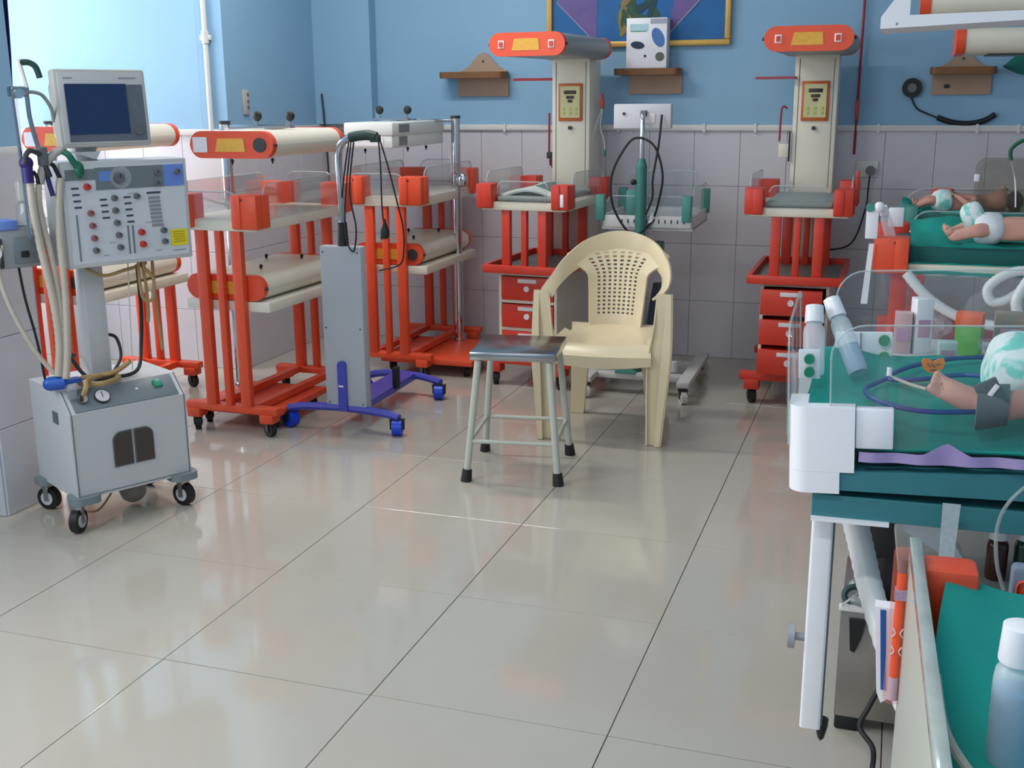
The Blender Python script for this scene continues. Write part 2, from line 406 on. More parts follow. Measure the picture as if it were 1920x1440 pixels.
P1 = make_lamp('phototherapy lamp with orange capped cream head behind the ventilator monitor, in the bright alcove', (-1.80, 1.95, 0), (-.34, .10, .02, .45), (-.30, .30), (0, 0, 0))
lamp_head(P1, .63, .392, .11, 0, 1.257, 0, sticker=True)
P3 = make_lamp('phototherapy lamp with square-edged white box head on a chrome pole beside the far trolley', (-.79, 3.0, 0), (-.02, .50, .09, .62), (.25, .56), (0, 0, 0), box=True)
LW = mat('lamp_box_white', (222, 224, 218), .4, var=.03)
h3 = G().box(-.13, .13, 0, .68, 1.18, 1.245, .008).box(-.135, .135, -.005, .685, 1.242, 1.306, .008).out('lamp_box', LW, P3)
LG = mat('lamp_vent_grey', (126, 130, 134), .5)
G().box(.1335, .137, .07, .2, 1.255, 1.297).out('vent_panel', LG, h3); G().box(.1285, .133, .08, .18, 1.19, 1.236).out('vent_panel', LG, h3)
G().box(-.09, .08, -.004, .002, 1.192, 1.236).out('front_label', LABELW, h3)
knobs(P3, [(-.05, .06, 1.168), (.08, .3, 1.168), (.1, .5, 1.168)], .008)
G().ball((.29, .545, .99), (.03, .022, .04)).cyl((.25, .56, .99), (.29, .545, .99), .012).out('clamp_knob', CHROME, P3)
G().tube([(.2, .5, 1.18), (.225, .53, 1.13), (.232, .54, 1.03)], .003).out('wire', PIPE, P3)
# little plastic clip and tube set left in the middle bassinet
g = G(); g.tube([(-1.14, 1.99, 1.03), (-1.03, 1.96, 1.0), (-.86, 1.93, .985), (-.80, 1.93, .98)], .005)
tag(g.out('feeding_tube', CLEARH), 'thin beige tube crossing the middle bassinet above its cream shelf', 'tube')
# ---------------------------------------------------------------- ventilator
V = thing('ventilator', 'grey ventilator on a cart with dark monitor and knobbed control panel', 'ventilator', (-.798, .671, 0), 61.5)
prof = [(0, .118), (0, .415), (.07, .482), (.335, .482), (.335, .118)]
cab = G().prism(prof, 'x', 0, .415).out('cabinet', VGREY, V, smooth=False)
SEAM = mat('seam_grey', (92, 100, 102), .5)
for x in (.006, .409): G().tube([(x, -.0005, .12), (x, -.0005, .415), (x, .07, .4825)], .0018, 6, 0).out('seam', SEAM, cab)
G().tube([(.006, -.0005, .128), (.409, -.0005, .128)], .0016, 6, 0).out('seam', SEAM, cab)
for x in (.136, .213):
    G().prism(rrect(x, x+.07, .205, .328, .032, x < .2, x > .2), 'y', -.004, .01).out('window_recess', SEAM, cab)
    G().prism(rrect(x+.004, x+.066, .209, .324, .029, x < .2, x > .2), 'y', -.006, .0).out('vent_window', mat('smoked_window', (62, 56, 52), .35), cab)
sl = Matrix.Translation((0, 0, .415)) @ Matrix.Rotation(math.atan2(.067, .07), 4, 'X')
G(sl).box(.022, .392, .004, .093, -.002, .004, .001).out('instrument_strip', PGREY, V)
gz = G(sl).cyl((.128, .047, .003), (.128, .047, .012), .027, 24).out('gauge', DARK, V)
G(sl).cyl((.128, .047, .012), (.128, .047, .0135), .0235, 24).out('dial', LABELW, gz)
G(sl).box(.127, .129, .04, .062, .0135, .015).out('needle', BLACK, gz)
G(sl).box(.318, .348, .045, .075, .003, .011, .002).out('power_switch', GREENP, V)
G(sl).box(.25, .258, .05, .056, .003, .008).out('indicator', WHITE, V)
G(sl).cyl((.058, .045, .003), (.058, .045, .02), .016, 16).out('hose_port', STEEL, V)
G().box(-.004, .002, .1, .14, .365, .405).out('side_recess', SEAM, V)
for x in (0, .415):
    for y in (.0, .335):
        s1 = -1 if x == 0 else 1; s2 = -1 if y == 0 else 1
        G().prism(stadium(.1, .09, x-s1*.028, y-s2*.02, 6, .03), 'z', .102, .128).out('bumper', mat('bumper_grey', (120, 132, 136), .45), V)
for x, y, a in ((.0, .02, -50), (.39, .02, 20), (.02, .32, 30), (.39, .32, 10)):
    wv = caster(V, x, y, .042, BLACK, STEEL, .104, a, .026)
    g = G(Matrix.Translation((x, y, 0)) @ Matrix.Rotation(R(a), 4, 'Z')); g.cyl((-.0175, 0, .042), (.0175, 0, .042), .024, 18); g.out('hub', VGREY, wv)
G().tube([(.02, .06, .1), (.03, .12, .05), (.1, .1, .03), (.2, .2, .05)], .004).out('drain_tube', TAN, V)
tag(G().ball((.26, .16, .055), (.05, .05, .048)).out('bowl', mat('bowl_grey', (140, 134, 126), .4), V), 'grey round bowl below the cabinet')
G().box(.155, .228, .16, .235, .48, .92, .005).out('column', VGREY, V)
U0, U1, Z0, Z1, PF = .072, .512, .888, 1.232, .05
cp = G().box(U0, U1, PF, PF+.15, Z0, Z1, .006).out('control_panel', VGREY, V)
def pu(s): return U0+.014+(U1-U0-.028)*s
def pz(t): return Z1-.014-(Z1-Z0-.028)*t
def patch(par, s0, s1, t0, t1, m, nm, d=.001, y=PF): return G().box(pu(s0), pu(s1), y-d, y+.002, pz(t1), pz(t0)).out(nm, m, par)
LBLUE = mat('panel_blue', (104, 138, 214), .45, var=.05); SLOT = mat('slot_display', (52, 66, 80), .3); GBAR = mat('key_grey', (138, 142, 146), .5)
patch(cp, 0, 1, .0, 1, VPANEL, 'fascia')
patch(cp, .0, .24, .03, .14, PGREY, 'grey_band', .0025); patch(cp, .24, .82, .02, .25, PGREY, 'grey_band', .0025); patch(cp, .82, 1, .02, .25, LBLUE, 'blue_band', .0025)
patch(cp, .27, .41, .06, .16, LBLUE, 'blue_patch', .0035)
patch(cp, .845, .99, .72, .90, mat('yellow_notice', (232, 214, 30), .5, var=.05), 'yellow_notice', .003)
for k in range(5): patch(cp, .865, .97, .745+.027*k, .751+.027*k, mat('notice_print', (150, 135, 30), .6), 'print_line', .004)
patch(cp, .85, .97, .945, .952, GBAR, 'print_line', .003)
def knob(s, t, m=KNOB, r=.011, h=.016):
    k = G().cyl((pu(s), PF-h, pz(t)), (pu(s), PF, pz(t)), r*.8, 16, r).out('knob', m, cp)
    G().box(pu(s)-.0012, pu(s)+.0012, PF-h-.002, PF-h+.002, pz(t), pz(t)+r*.7).out('pointer', DARK, k)
G().cyl((pu(.45), PF-.004, pz(.13)), (pu(.45), PF, pz(.13)), .037, 28).out('dial_scale', mat('dial_scale', (150, 158, 162), .5, scale=60, var=.2), cp)
knob(.43, .135, KNOB, .02, .02)
for s, t in ((.76, .1), (.755, .215), (.94, .1), (.19, .87), (.38, .34), (.38, .47), (.385, .6), (.39, .73), (.395, .86), (.57, .335), (.78, .72), (.785, .84)): knob(s, t)
for s, t in ((.175, .48), (.18, .61), (.185, .74)): knob(s, t, mat('red_grey_knob', (142, 84, 84), .4))
for s, t in ((.165, .21), (.585, .72), (.59, .85)): knob(s, t, REDK, .012)
for s, ts in ((.04, (.22, .285, .35, .415)), (.26, (.35, .41, .475, .54)), (.46, (.34, .405, .47, .535, .6))):
    for t in ts: patch(cp, s+.012*ts.index(t)*.3, s+.058+.012*ts.index(t)*.3, t-.009, t+.009, SLOT, 'slot', .003)
patch(cp, .66, .78, .30, .32, SLOT, 'slot', .003)
for k in range(8): patch(cp, .67+.002*k, .77+.002*k, .35+.042*k, .378+.042*k, GBAR, 'key', .003)
for s in (.468, .508): patch(cp, s, s+.014, .64, .94, PGREY, 'meter', .003)
patch(cp, .055, .067, .49, .97, PGREY, 'meter', .003)
for s, t in ((.5, .3), (.31, .8), (.63, .62), (.25, .93), (.7, .93)): patch(cp, s, s+.05, t, t+.006, GBAR, 'print_line', .002)
# monitor
MB = Matrix.Translation((.1, .085, 1.276)) @ Matrix.Rotation(R(-4), 4, 'X')
g = G(MB); g.box(0, .312, 0, .045, 0, .25, .01); g.prism([(.02, .02), (.29, .02), (.24, -.03+.06), (.24, .22), (.07, .22)], 'y', .04, .05); g.box(.02, .29, .04, .12, .03, .22, .02)
mo = g.out('monitor', mat('monitor_shell', (186, 186, 180), .45, var=.03), V)
G(MB).box(.012, .30, -.003, .003, .012, .238, .002).out('bezel', mat('bezel_grey', (196, 198, 200), .4), mo)
G(MB).box(.03, .295, -.005, .0, .018, .20).out('button_panel', mat('button_panel_grey', (98, 106, 116), .4), mo)
G(MB).box(.032, .236, -.008, -.002, .042, .202).out('screen', mat('sky_tinted_screen', (30, 50, 92), .22, var=.05), mo)  # bluish base colour paints in a sky reflection on the glass
G(MB).cyl((.265, -.014, .05), (.265, -.003, .05), .014, 18).out('knob', KNOB, mo)
G(MB).box(.03, .06, -.0045, 0, .219, .2225).out('print_line', GBAR, mo); G(MB).box(.215, .275, -.0045, 0, .219, .2225).out('print_line', GBAR, mo)
G().box(.16, .235, .13, .2, 1.22, 1.30, .006).out('monitor_mount', VGREY, V)
G().prism([(.14, 1.262), (.23, 1.262), (.215, 1.238), (.205, 1.238)], 'y', .09, .14).out('monitor_foot', VGREY, V)
# humidifier with blue top hanging left of the panel
hm = G().box(-.165, .03, .12, .26, .90, 1.03, .012).out('humidifier', mat('humidifier_grey', (150, 154, 156), .4), V)
G().box(-.12, -.055, .115, .2, 1.025, 1.055, .004).out('blue_lid', LBLUE, hm)
G().box(-.075, .02, .115, .124, .915, 1.0, .003).out('front_panel', PGREY, hm)
G().box(-.16, -.11, .114, .124, .905, 1.0, .003).out('dial_plate', DARK, hm)
G().cyl((-.135, .105, .955), (-.135, .116, .955), .018, 16).out('dial', WHITE, hm)
G().box(-.055, -.03, .11, .118, .935, .955, .002).out('socket', BLACK, hm)
ch = G().lathe([(.0, 0), (.042, 0), (.045, .02), (.04, .075), (.02, .085), (0, .085)], (.0, .15, 1.03)).out('water_chamber', clear('chamber_plastic', (.9, .93, .92), .2), hm)
G().lathe([(.0, .0), (.028, 0), (.03, .06), (.012, .075), (0, .075)], (-.02, .12, 1.115)).out('water_trap', clear('trap_plastic', (.9, .92, .9), .25, (220, 222, 215)), hm)
# support arm with clamps
ar = G().tube([(-.04, .06, 1.0), (-.042, .06, 1.246), (-.047, .06, 1.40), (-.048, .06, 1.45)], .006, 8, 2).out('support_arm', CHROME, V)
G().box(-.056, .0, .04, .08, 1.438, 1.47, .006).out('clamp', STEEL, ar); G().cyl((-.035, .03, 1.448), (-.035, .09, 1.448), .015, 14).out('joint', CHROME, ar)
G().tube([(-.004, .05, 1.455), (-.012, .05, 1.50), (-.022, .05, 1.55)], .0085, 8, 2).out('upper_rod', WHITE, ar)
G().tube([(-.006, .05, 1.44), (-.005, .05, 1.38), (.006, .05, 1.31), (.018, .05, 1.26)], .0075, 8, 4).out('lower_rod', CHROME, ar)
G().box(.008, .036, .035, .065, 1.225, 1.285, .006).out('joint_block', KNOB, ar)
G().tube([(-.018, .05, 1.54), (.008, .045, 1.541), (.026, .04, 1.528), (.036, .04, 1.495)], .0095, 8).out('lever', mat('dark_green_lever', (28, 66, 62), .4), ar)
G().tube([(.012, .04, 1.262), (-.018, .035, 1.275), (-.034, .035, 1.262), (-.04, .035, 1.235)], .0085, 8).out('lever', DARK, ar)
G().tube([(.022, .05, 1.235), (.03, .045, 1.21), (.036, .045, 1.19)], .01, 8).out('dark_tip', DARK, ar)
G().tube([(-.02, .05, 1.452), (.02, .06, 1.452), (.055, .08, 1.44), (.085, .1, 1.40), (.1, .13, 1.36)], .006).out('sensor_cable', GREYB, ar)
VIO = mat('violet_rubber', (44, 28, 104), .5)
G().ball((-.031, .05, 1.236), (.022, .02, .022)).cyl((-.03, .05, 1.175), (-.03, .05, 1.235), .017).out('violet_cuff', VIO, V)
G().tube([(.03, .05, 1.195), (.035, .05, 1.165), (.042, .05, 1.13)], .008).out('violet_connector', VIO, V)
g = G(); g.tube([(.082, .03, 1.268), (.093, .02, 1.258), (.106, .018, 1.235), (.124, .018, 1.205)], .011); g.ball((.122, .018, 1.21), (.016, .013, .028)); g.out('green_test_lung', mat('green_rubber', (14, 96, 72), .45), V)
G().tube([(.008, .06, 1.17), (.025, .055, 1.225), (.06, .05, 1.262), (.085, .045, 1.275)], .0135, 10, 10, rip=.06).out('y_piece', mat('elbow_grey', (176, 172, 168), .4), V)
G().tube([(.04, .06, 1.235), (.055, .055, 1.225), (.062, .05, 1.205), (.07, .05, 1.185)], .007).out('black_clip', BLACK, V)
G().tube([(-.012, .05, 1.21), (-.002, .05, 1.19), (.0, .05, 1.165)], .006).out('black_clip', BLACK, V)
for i, pts in enumerate(([(-.026, .05, 1.185), (-.025, .05, 1.1), (-.012, .06, .98), (.01, .06, .8), (.015, .06, .65), (.0, .06, .54)],
            [(.072, .05, 1.185), (.058, .05, 1.1), (.05, .05, .98), (.048, .05, .8), (.035, .05, .62), (.02, .05, .53)],
            [(-.11, .12, .98), (-.13, .12, .9), (-.11, .11, .78), (-.06, .09, .64), (-.01, .07, .55)],
            [(.0, .05, 1.17), (.0, .06, 1.08), (.018, .06, .95), (.03, .06, .8), (.028, .06, .66), (.012, .06, .54)])):
    G().tube(pts, (.0125, .0125, .008, .010)[i], 10, 12, rip=.05).out('breathing_hose', CLEARH, V)
G().tube([(-.06, .14, .92), (-.05, .14, .8), (-.03, .13, .65), (-.02, .12, .5)], .0045).out('black_hose', BLACK, V)
g = G(Matrix.Translation((-.052, 0, .012))); g.cyl((.03, .085, .5), (.075, .06, .505), .024, 18); g.ball((.03, .085, .5), (.022, .022, .022)); g.box(.05, .125, .045, .08, .497, .513, .004); g.out('water_trap_valve', mat('valve_blue', (34, 84, 176), .35), V)
G().lathe([(0, 0), (.014, 0), (.02, .045), (0, .045)], (.03, .035, .462)).out('trap_cup', clear('cup_plastic', (.92, .95, .97), .2), V)
G().tube([(.058, .01, .475), (.065, .0, .5), (.085, .04, .51), (.14, .1, .505), (.2, .12, .5), (.21, .07, .497), (.13, .03, .497), (.08, .08, .497), (.11, .14, .5), (.2, .1, .51), (.25, .06, .55)], .009, 8, 8).out('tan_hose', TAN, V)
G().tube([(.13, .24, .56), (.1, .2, .57), (.13, .14, .5), (.2, .1, .495), (.3, .12, .5), (.36, .2, .58), (.38, .22, .7), (.37, .2, .86)], .007).out('black_hose', BLACK, V)
G().tube([(.24, .24, .62), (.29, .25, .6), (.28, .2, .54), (.22, .14, .5)], .006).out('black_hose', BLACK, V)
for pts in ([(.14, .14, .89), (.2, .1, .85), (.28, .1, .86), (.36, .12, .87), (.37, .14, .88)], [(.33, .1, .885), (.33, .1, .8), (.34, .1, .75), (.37, .1, .75), (.38, .1, .82), (.35, .1, .86), (.35, .1, .89)],
            [(.35, .12, .885), (.36, .12, .8), (.37, .14, .7), (.37, .15, .66)], [(.40, .14, .885), (.4, .14, .78), (.41, .15, .64), (.42, .16, .55)]):
    G().tube(pts, .006, 8, 8).out('panel_cable', TAN, V)
G().tube([(.32, .16, .885), (.315, .17, .7), (.31, .18, .49)], .0025).out('white_wire', PIPE, V)
# ---------------------------------------------------------------- grey box on blue base
B = thing('phototherapy_stand', 'tall grey box on a blue wheeled base with a bent chrome pole', 'medical stand', (-.485, 2.05, 0), 1)
bx = G().box(-.1, .093, 0, .055, .1, .815, .006).out('box_body', mat('box_grey', (176, 182, 188), .45, var=.03), B)
for x in (-.085, .078):
    for z in (.125, .46, .79): G().cyl((x, -.003, z), (x, .002, z), .004, 8).out('screw', KNOB, bx)
G().prism(rrect(-.035, .005, .09, .315, .018), 'y', -.014, -.001).out('bracket', BLUEM, B)
G().box(-.03, -.008, -.016, -.012, .2, .207).out('sticker', WHITE, B)
g = G(); g.tube([(-.285, -.01, .085), (-.2, .0, .098), (-.01, .01, .1), (.17, .0, .092), (.25, -.01, .08)], .018, 8, 4); g.out('front_beam', BLUEM, B)
g = G(); g.tube([(-.21, .63, .085), (-.12, .66, .1), (.0, .66, .1), (.1, .65, .095), (.2, .62, .082)], .018, 8, 4); g.out('rear_beam', BLUEM, B)
G().prism([(-.075, .02), (.06, .02), (.055, .65), (-.06, .65)], 'z', .08, .112).out('centre_beam', BLUEM, B)
for x, y, a in ((-.275, -.01, 70), (.24, -.01, 15), (-.2, .62, 80), (.195, .61, 10)):
    caster(B, x, y, .036, BLUEW, BLACK, .074, a, .042)
G().box(.05, .075, .38, .42, .1, .2, .004).out('brake_pedal', BLACK, B)
po = G().tube([(.0, .03, .81), (.0, .03, 1.0), (-.005, .03, 1.17), (.008, .025, 1.235), (.045, .02, 1.262), (.08, .015, 1.27)], .0155, 12, 6).out('pole', CHROME, B)
G().cyl((.0, .03, .8), (.0, .03, .915), .025, 16, .019).out('rubber_sleeve', BLACK, po)
g = G(); g.tube([(.06, .015, 1.268), (.1, .01, 1.275), (.15, .0, 1.278), (.185, -.0, 1.27)], .021, 10); g.box(.16, .2, -.015, .015, 1.25, 1.28, .004); g.out('grip', mat('dark_green_grip', (30, 58, 48), .5), po)
c = thing('power_cord', 'thin black power cord looped over the bent chrome pole, plug hanging down', 'cord', (-.485, 2.05, 0))
for pts in ([(.07, .0, 1.25), (.05, -.01, 1.1), (.035, -.015, .95), (.04, -.015, .84), (.07, -.015, .8), (.085, -.015, .9), (.06, -.01, 1.05), (.085, -.005, 1.25)],
            [(.2, -.01, 1.26), (.21, -.02, 1.15), (.21, -.02, 1.0), (.215, -.02, .93)], [(.2, .0, 1.265), (.235, .0, 1.15), (.27, .01, .99), (.285, .02, .9), (.28, .03, .8), (.25, .05, .74), (.15, .06, .71)], [(.06, 0, 1.25), (.04, -.01, 1.13), (.02, -.005, 1.02)]):
    G().tube(pts, .0036, 8, 8).out('cable', BLACK, c)
G().lathe([(0, 0), (.014, .004), (.019, .02), (.018, .038), (.008, .065), (.004, .085)], (.22, -.02, .855), 12).out('plug', BLACK, c)
# ---------------------------------------------------------------- stool
A = thing('step_stool', 'square steel-topped stool with pale grey tube legs and black rubber feet', 'stool', (.40, 1.79, 0), 9)
G().box(-.165, .165, -.165, .165, .468, .502, .006).out('seat', STEEL, A)
LEGM = mat('pale_green_paint', (186, 190, 178), .4)
for sx in (-1, 1):
    for sy in (-1, 1):
        l = G().cyl((sx*.135, sy*.14, .47), (sx*.176, sy*.19, .02), .0135, 14).out('leg', LEGM, A)
        G().cyl((sx*.174, sy*.187, .046), (sx*.178, sy*.193, 0), .0185, 14, .022).out('rubber_foot', BLACK, l)
def lp(z): t = (.47-z)/.45; return .135+.041*t, .14+.05*t
for z, s in ((.155, 'y'), (.155, 'x')):
    a, b = lp(z)
    for k in (-1, 1):
        g = G().cyl((-a, k*b, z), (a, k*b, z), .0085, 10) if s == 'y' else G().cyl((k*a, -b, z), (k*a, b, z), .0085, 10)
        g.out('stretcher', LEGM, A)
# ---------------------------------------------------------------- plastic chair
PL = mat('cream_plastic', (228, 212, 176), .32, var=.03)
Ch = thing('plastic_chair', 'cream moulded plastic armchair with perforated back behind the stool', 'chair', (.60, 2.40, 0), 4)
def sm(t): t = max(0, min(1, t)); return t*t*(3-2*t)
def seatf(u, v):
    x = (u-.5)*2; hw = .215-.045*v
    z = .43-.03*math.sin(math.pi*min(1, v*1.05))*(1-.5*x*x)-.05*max(0, (.12-v)/.12)**2
    return (x*hw, -.19-.03*(1-x*x)*(1-v)+.42*v, z)
G().sheet(seatf, 16, 16, th=.012).out('seat', PL, Ch)
def apron(u, v):
    x = (u-.5)*2
    return (x*.215, -.19-.03*(1-x*x), .38-.05*v*(1-.25*x*x))
G().sheet(apron, 16, 3, th=.01).out('seat_apron', PL, Ch)
# back: centre panel with a grid of holes, widening into the crown
def backf(u, v):
    x = (u-.5)*2; hw = .112+.03*v+.085*sm((v-.6)/.4)
    y = .225+.115*v-(.045+.055*sm((v-.5)/.5))*abs(x)**2.2
    return (x*hw, y, .405+.385*v-.045*abs(x)**2.5*sm((v-.6)/.4))
NB, NV = 22, 44
def bh(i, j):
    return 3 <= i < 19 and 8 <= j < 40 and i % 2 == 1 and j % 2 == 0 and not (j > 36 and (i < 5 or i > 15))
G().sheet(backf, NB, NV, bh, .009).out('backrest', PL, Ch)
# crown and armrests: one ribbon from arm front over the top to the other arm
cent = [(-.262, -.15, .636), (-.268, -.05, .645), (-.262, .08, .675), (-.235, .19, .728), (-.17, .285, .79), (-.085, .33, .826), (0, .342, .838)]
cent = cent + [(-x, y, z) for x, y, z in cent[-2::-1]]
wid = [.055, .05, .055, .075, .10, .112, .118]; wid = wid+wid[-2::-1]
nrmv = [(.3, -.05, .95), (.38, -.08, .92), (.62, -.2, .74), (.8, -.45, .38), (.58, -.8, .14), (.2, -.97, .1), (0, -1, .08)]
nrmv = nrmv+[(-a, b, c) for a, b, c in nrmv[-2::-1]]
def cr(L, t):
    n = len(L)-1; f = t*n; i = min(int(f), n-1); t = f-i
    g_ = lambda k: Vector(L[max(0, min(n, k))]) if not isinstance(L[0], float) else Vector((L[max(0, min(n, k))], 0, 0))
    a, b, c, d = g_(i-1), g_(i), g_(i+1), g_(i+2)
    return .5*((2*b)+(c-a)*t+(2*a-5*b+4*c-d)*t*t+(3*b-a-3*c+d)*t**3)
def crown(u, v):
    p = cr(cent, u); q = cr(cent, min(1, u+.004))-cr(cent, max(0, u-.004)); n = cr(nrmv, u).normalized(); wd = cr(wid, u).x
    side = q.normalized().cross(n).normalized()     # points inward/down
    return p + side*wd*v*1.0 - n*.02*(2*v-1)**2*0 - n*.012*v*v
G().sheet(crown, 60, 6, th=.011).out('crown', PL, Ch)
def legs(name, P, W, D):
    # channel-section leg: recessed web between two flanges
    g = G(); dp = lambda v: D[1]*.024*sm(v*3)
    wx = lambda u, v: Vector((1, 0, 0))*(u-.5)*cr(W, v).x
    g.sheet(lambda u, v: Vector(cr(P, v))+wx(u, v)+Vector((0, dp(v), 0)), 3, 16, th=.006)
    for q in (0, 1):
        g.sheet(lambda u, v, q=q: Vector(cr(P, v))+wx(q, v)+Vector((0, dp(v)*u+D[1]*.001*u, 0)), 2, 16, th=.006)
    g.sheet(lambda u, v: Vector(cr(P, v))+wx(.62+.38*u if D[0] > 0 else .38*u, v), 2, 16, th=.006)
    return g.out(name, PL, Ch)
for s in (-1, 1):
    legs('front_leg', [(s*.258, -.155, .64), (s*.255, -.17, .5), (s*.245, -.185, .36), (s*.238, -.197, .2), (s*.232, -.207, .002)], [.06, .075, .095, .08, .058], (s, 1))
    legs('rear_leg', [(s*.155, .245, .43), (s*.16, .25, .3), (s*.168, .258, .15), (s*.175, .265, .002)], [.09, .08, .066, .055], (s, -1))
    g = G(); g.sheet(lambda u, v: (s*(.165+.055*u), .15-.30*v, .395+.025*u), 3, 10, th=.012); g.out('side_rail', PL, Ch)
# ---------------------------------------------------------------- wall fittings
def wall_shelf(label, x, z, w, px, pw, arch_h, loc_y=YB):
    t = thing('wall_shelf', label, 'shelf', (x, loc_y, z), 0, None)
    G().prism(stadium(w, .13, 0, -.067, 6, .03), 'z', -.017, .017).out('shelf_board', WOOD, t)
    G().box(px-pw/2, px+pw/2, -.016, -.001, -.115, -.015).out('lower_plate', LAMINATE, t)
    if arch_h:
        P = [(px-w*.36, .0), (px+w*.36, .0)]
        for k in range(13):
            a = (k/12-.5)*2; P.append((px-.0-a*-w*.36*-1, .018+arch_h*math.exp(-(a*1.75)**2)))
        b = G().prism(P, 'y', -.014, -.001).out('arched_plate', LAMINATE, t)
        G().cyl((px, -.018, arch_h*.72), (px, -.012, arch_h*.72), .006, 8).out('screw', DARK, b)
    return t
wall_shelf('brown wall shelf with arched back plate, left of the framed painting', -.557, 1.545, .385, .035, .30, .105)
wall_shelf('brown wall shelf holding a white carton under the framed painting', .434, 1.551, .355, .03, .29, 0)
wsR = wall_shelf('brown wall shelf with arched back plate above the black curved tube', 2.005, 1.537, .305, 0, .275, .08)
G().box(-.08, -.055, -.022, -.015, -.083, -.066, M=Matrix.Rotation(R(0), 4, 'Y')).out('black_clip', BLACK, wsR)
cx = thing('product_carton', 'white carton printed with blue shapes standing on the middle wall shelf', 'box', (.432, YB-.07, 1.568))
G().box(-.108, .108, -.045, .045, 0, .255, .002).out('carton', WHITE, cx)
def blob(n, par, m, cx_, cz, w_, h_, a=0, y=-.047):
    P = [(cx_+w_*math.cos(q)*math.cos(a)-h_*math.sin(q)*math.sin(a), cz+w_*math.cos(q)*math.sin(a)+h_*math.sin(q)*math.cos(a)) for q in [2*math.pi*k/16 for k in range(16)]]
    G().prism(P, 'y', y, y+.003).out(n, m, par)
blob('printed_oval', cx, mat('print_blue', (60, 112, 178), .4, var=.2, scale=40), .062, .155, .052, .03, R(115)); blob('printed_oval', cx, mat('print_navy', (22, 44, 74), .4), -.047, .118, .037, .019, R(-8))
blob('printed_oval', cx, mat('print_olive', (92, 94, 82), .5, var=.3, scale=60), .073, .058, .024, .023); blob('printed_dot', cx, mat('print_navy', (0, 0, 0)), -.006, .062, .007, .007)
G().box(-.09, .008, -.047, -.044, .19, .225).out('printed_panel', mat('print_aqua', (176, 214, 220), .5, var=.1, scale=80), cx)
G().box(-.085, .0, -.0475, -.044, .186, .19).out('printed_line', mat('print_green', (60, 150, 110), .5), cx)
G().box(.02, .105, -.047, -.044, .225, .25).out('printed_panel', mat('print_lilac', (164, 164, 184), .5), cx)
pic = thing('painting', 'framed painting with blue ground, purple corners and gold frame', 'picture', (.357, YB-.004, 1.98))
GOLD = mat('gold_frame', (206, 164, 84), .4, .3, var=.12, scale=30)
for a, b, c_2, d in ((-.5, .5, -.298, -.268), (-.5, .5, .30, .33), (-.5, -.47, -.268, .30), (.47, .5, -.268, .30)):
    G().box(a, b, -.03, 0, c_2, d, .006).out('frame_side', GOLD, pic)
cv = G().box(-.47, .47, -.012, -.002, -.268, .30).out('canvas', mat('painted_blue', (18, 98, 158), .6, var=.25, scale=9), pic)
PUR = mat('painted_purple', (106, 86, 146), .6, var=.2, scale=14)
G().prism([(-.44, -.06), (-.25, -.25), (-.22, -.25), (-.22, .25), (-.35, .25)], 'y', -.0135, -.011).out('painted_shape', PUR, cv)
G().prism([(.40, .0), (.17, -.24), (.24, .2), (.38, .25)], 'y', -.0135, -.011).out('painted_shape', PUR, cv)
LN = mat('painted_line', (146, 150, 170), .6)
G().tube([(-.35, -.013, .06), (-.445, -.013, -.06), (-.25, -.013, -.25)], .004, 6, 0).out('painted_line', LN, cv); G().tube([(.45, -.013, .05), (.16, -.013, -.25)], .004, 6, 0).out('painted_line', LN, cv)
rp_ = random.Random(4)
for k in range(16):
    m = [mat('painted_green', (40, 78, 50), .6, var=.3, scale=30), mat('painted_gold', (138, 118, 58), .6, var=.3, scale=30), mat('painted_dark_green', (20, 62, 70), .6, var=.3)][k % 3]
    a_ = rp_.uniform(-2.6, -.4); r_ = rp_.uniform(.03, .17)
    blob('painted_leaf', cv, m, -.03+r_*math.cos(a_)*.9+(.1 if k % 3 == 2 else 0), -.03+r_*math.sin(a_)*.95, rp_.uniform(.04, .085), rp_.uniform(.01, .022), a_+rp_.uniform(-.7, .7), -.0145-.0002*k)
# rods and the black disc
g = G(); g.tube([(1.515, YB-.02, 1.125), (1.517, YB-.02, 1.5), (1.52, YB-.02, 2.6)], .0065, 8, 1); rod = g.out('wall_rod', mat('dark_red_paint', (150, 32, 46), .4))
tag(rod, 'thin dark red vertical rod on the back wall right of the far warmer', 'rod'); G().box(1.507, 1.525, YB-.033, YB-.012, 1.3, 1.4, .004).out('clip', RED, rod)
d = thing('wall_disc', 'black round disc on the blue wall with a wire to a curved black tube', 'device', (1.775, YB-.001, 1.456))
G().cyl((0, 0, 0), (0, -.03, 0), .048, 28).out('disc', BLACK, d); G().cyl((0, -.03, 0), (0, -.036, 0), .022, 20).out('disc_centre', KNOB, d)
G().tube([(-.002, -.012, -.045), (.03, -.012, -.1), (.09, -.012, -.13), (.14, -.012, -.15)], .004).out('wire', BLACK, d)
G().tube([(.13, -.014, -.145), (.2, -.014, -.168), (.28, -.014, -.175), (.35, -.014, -.16), (.4, -.014, -.13)], .0135, 10).out('curved_tube', BLACK, d)
so = thing('wall_socket', 'white socket plate with grey plug on the tiled wall right of the far warmer', 'socket', (1.59, YB-.008, 1.045))
G().box(-.06, .05, -.012, 0, -.035, .05, .003).out('plate', PIPE, so); G().cyl((.012, -.045, .0), (.012, -.012, .0), .024, 16).out('plug', KNOB, so)
G().tube([(.012, -.04, -.01), (.008, -.03, -.1), (.0, -.02, -.2), (-.06, -.02, -.38), (-.2, -.03, -.42)], .004).out('cord', BLACK, so)
sw = thing('wall_switch', 'narrow beige switch plate on the shaded blue side wall', 'switch', (XD, 3.10, 1.345))
G().box(0, .012, -.02, .03, 0, .125, .003).out('plate', mat('beige_switch', (186, 178, 166), .5), sw)
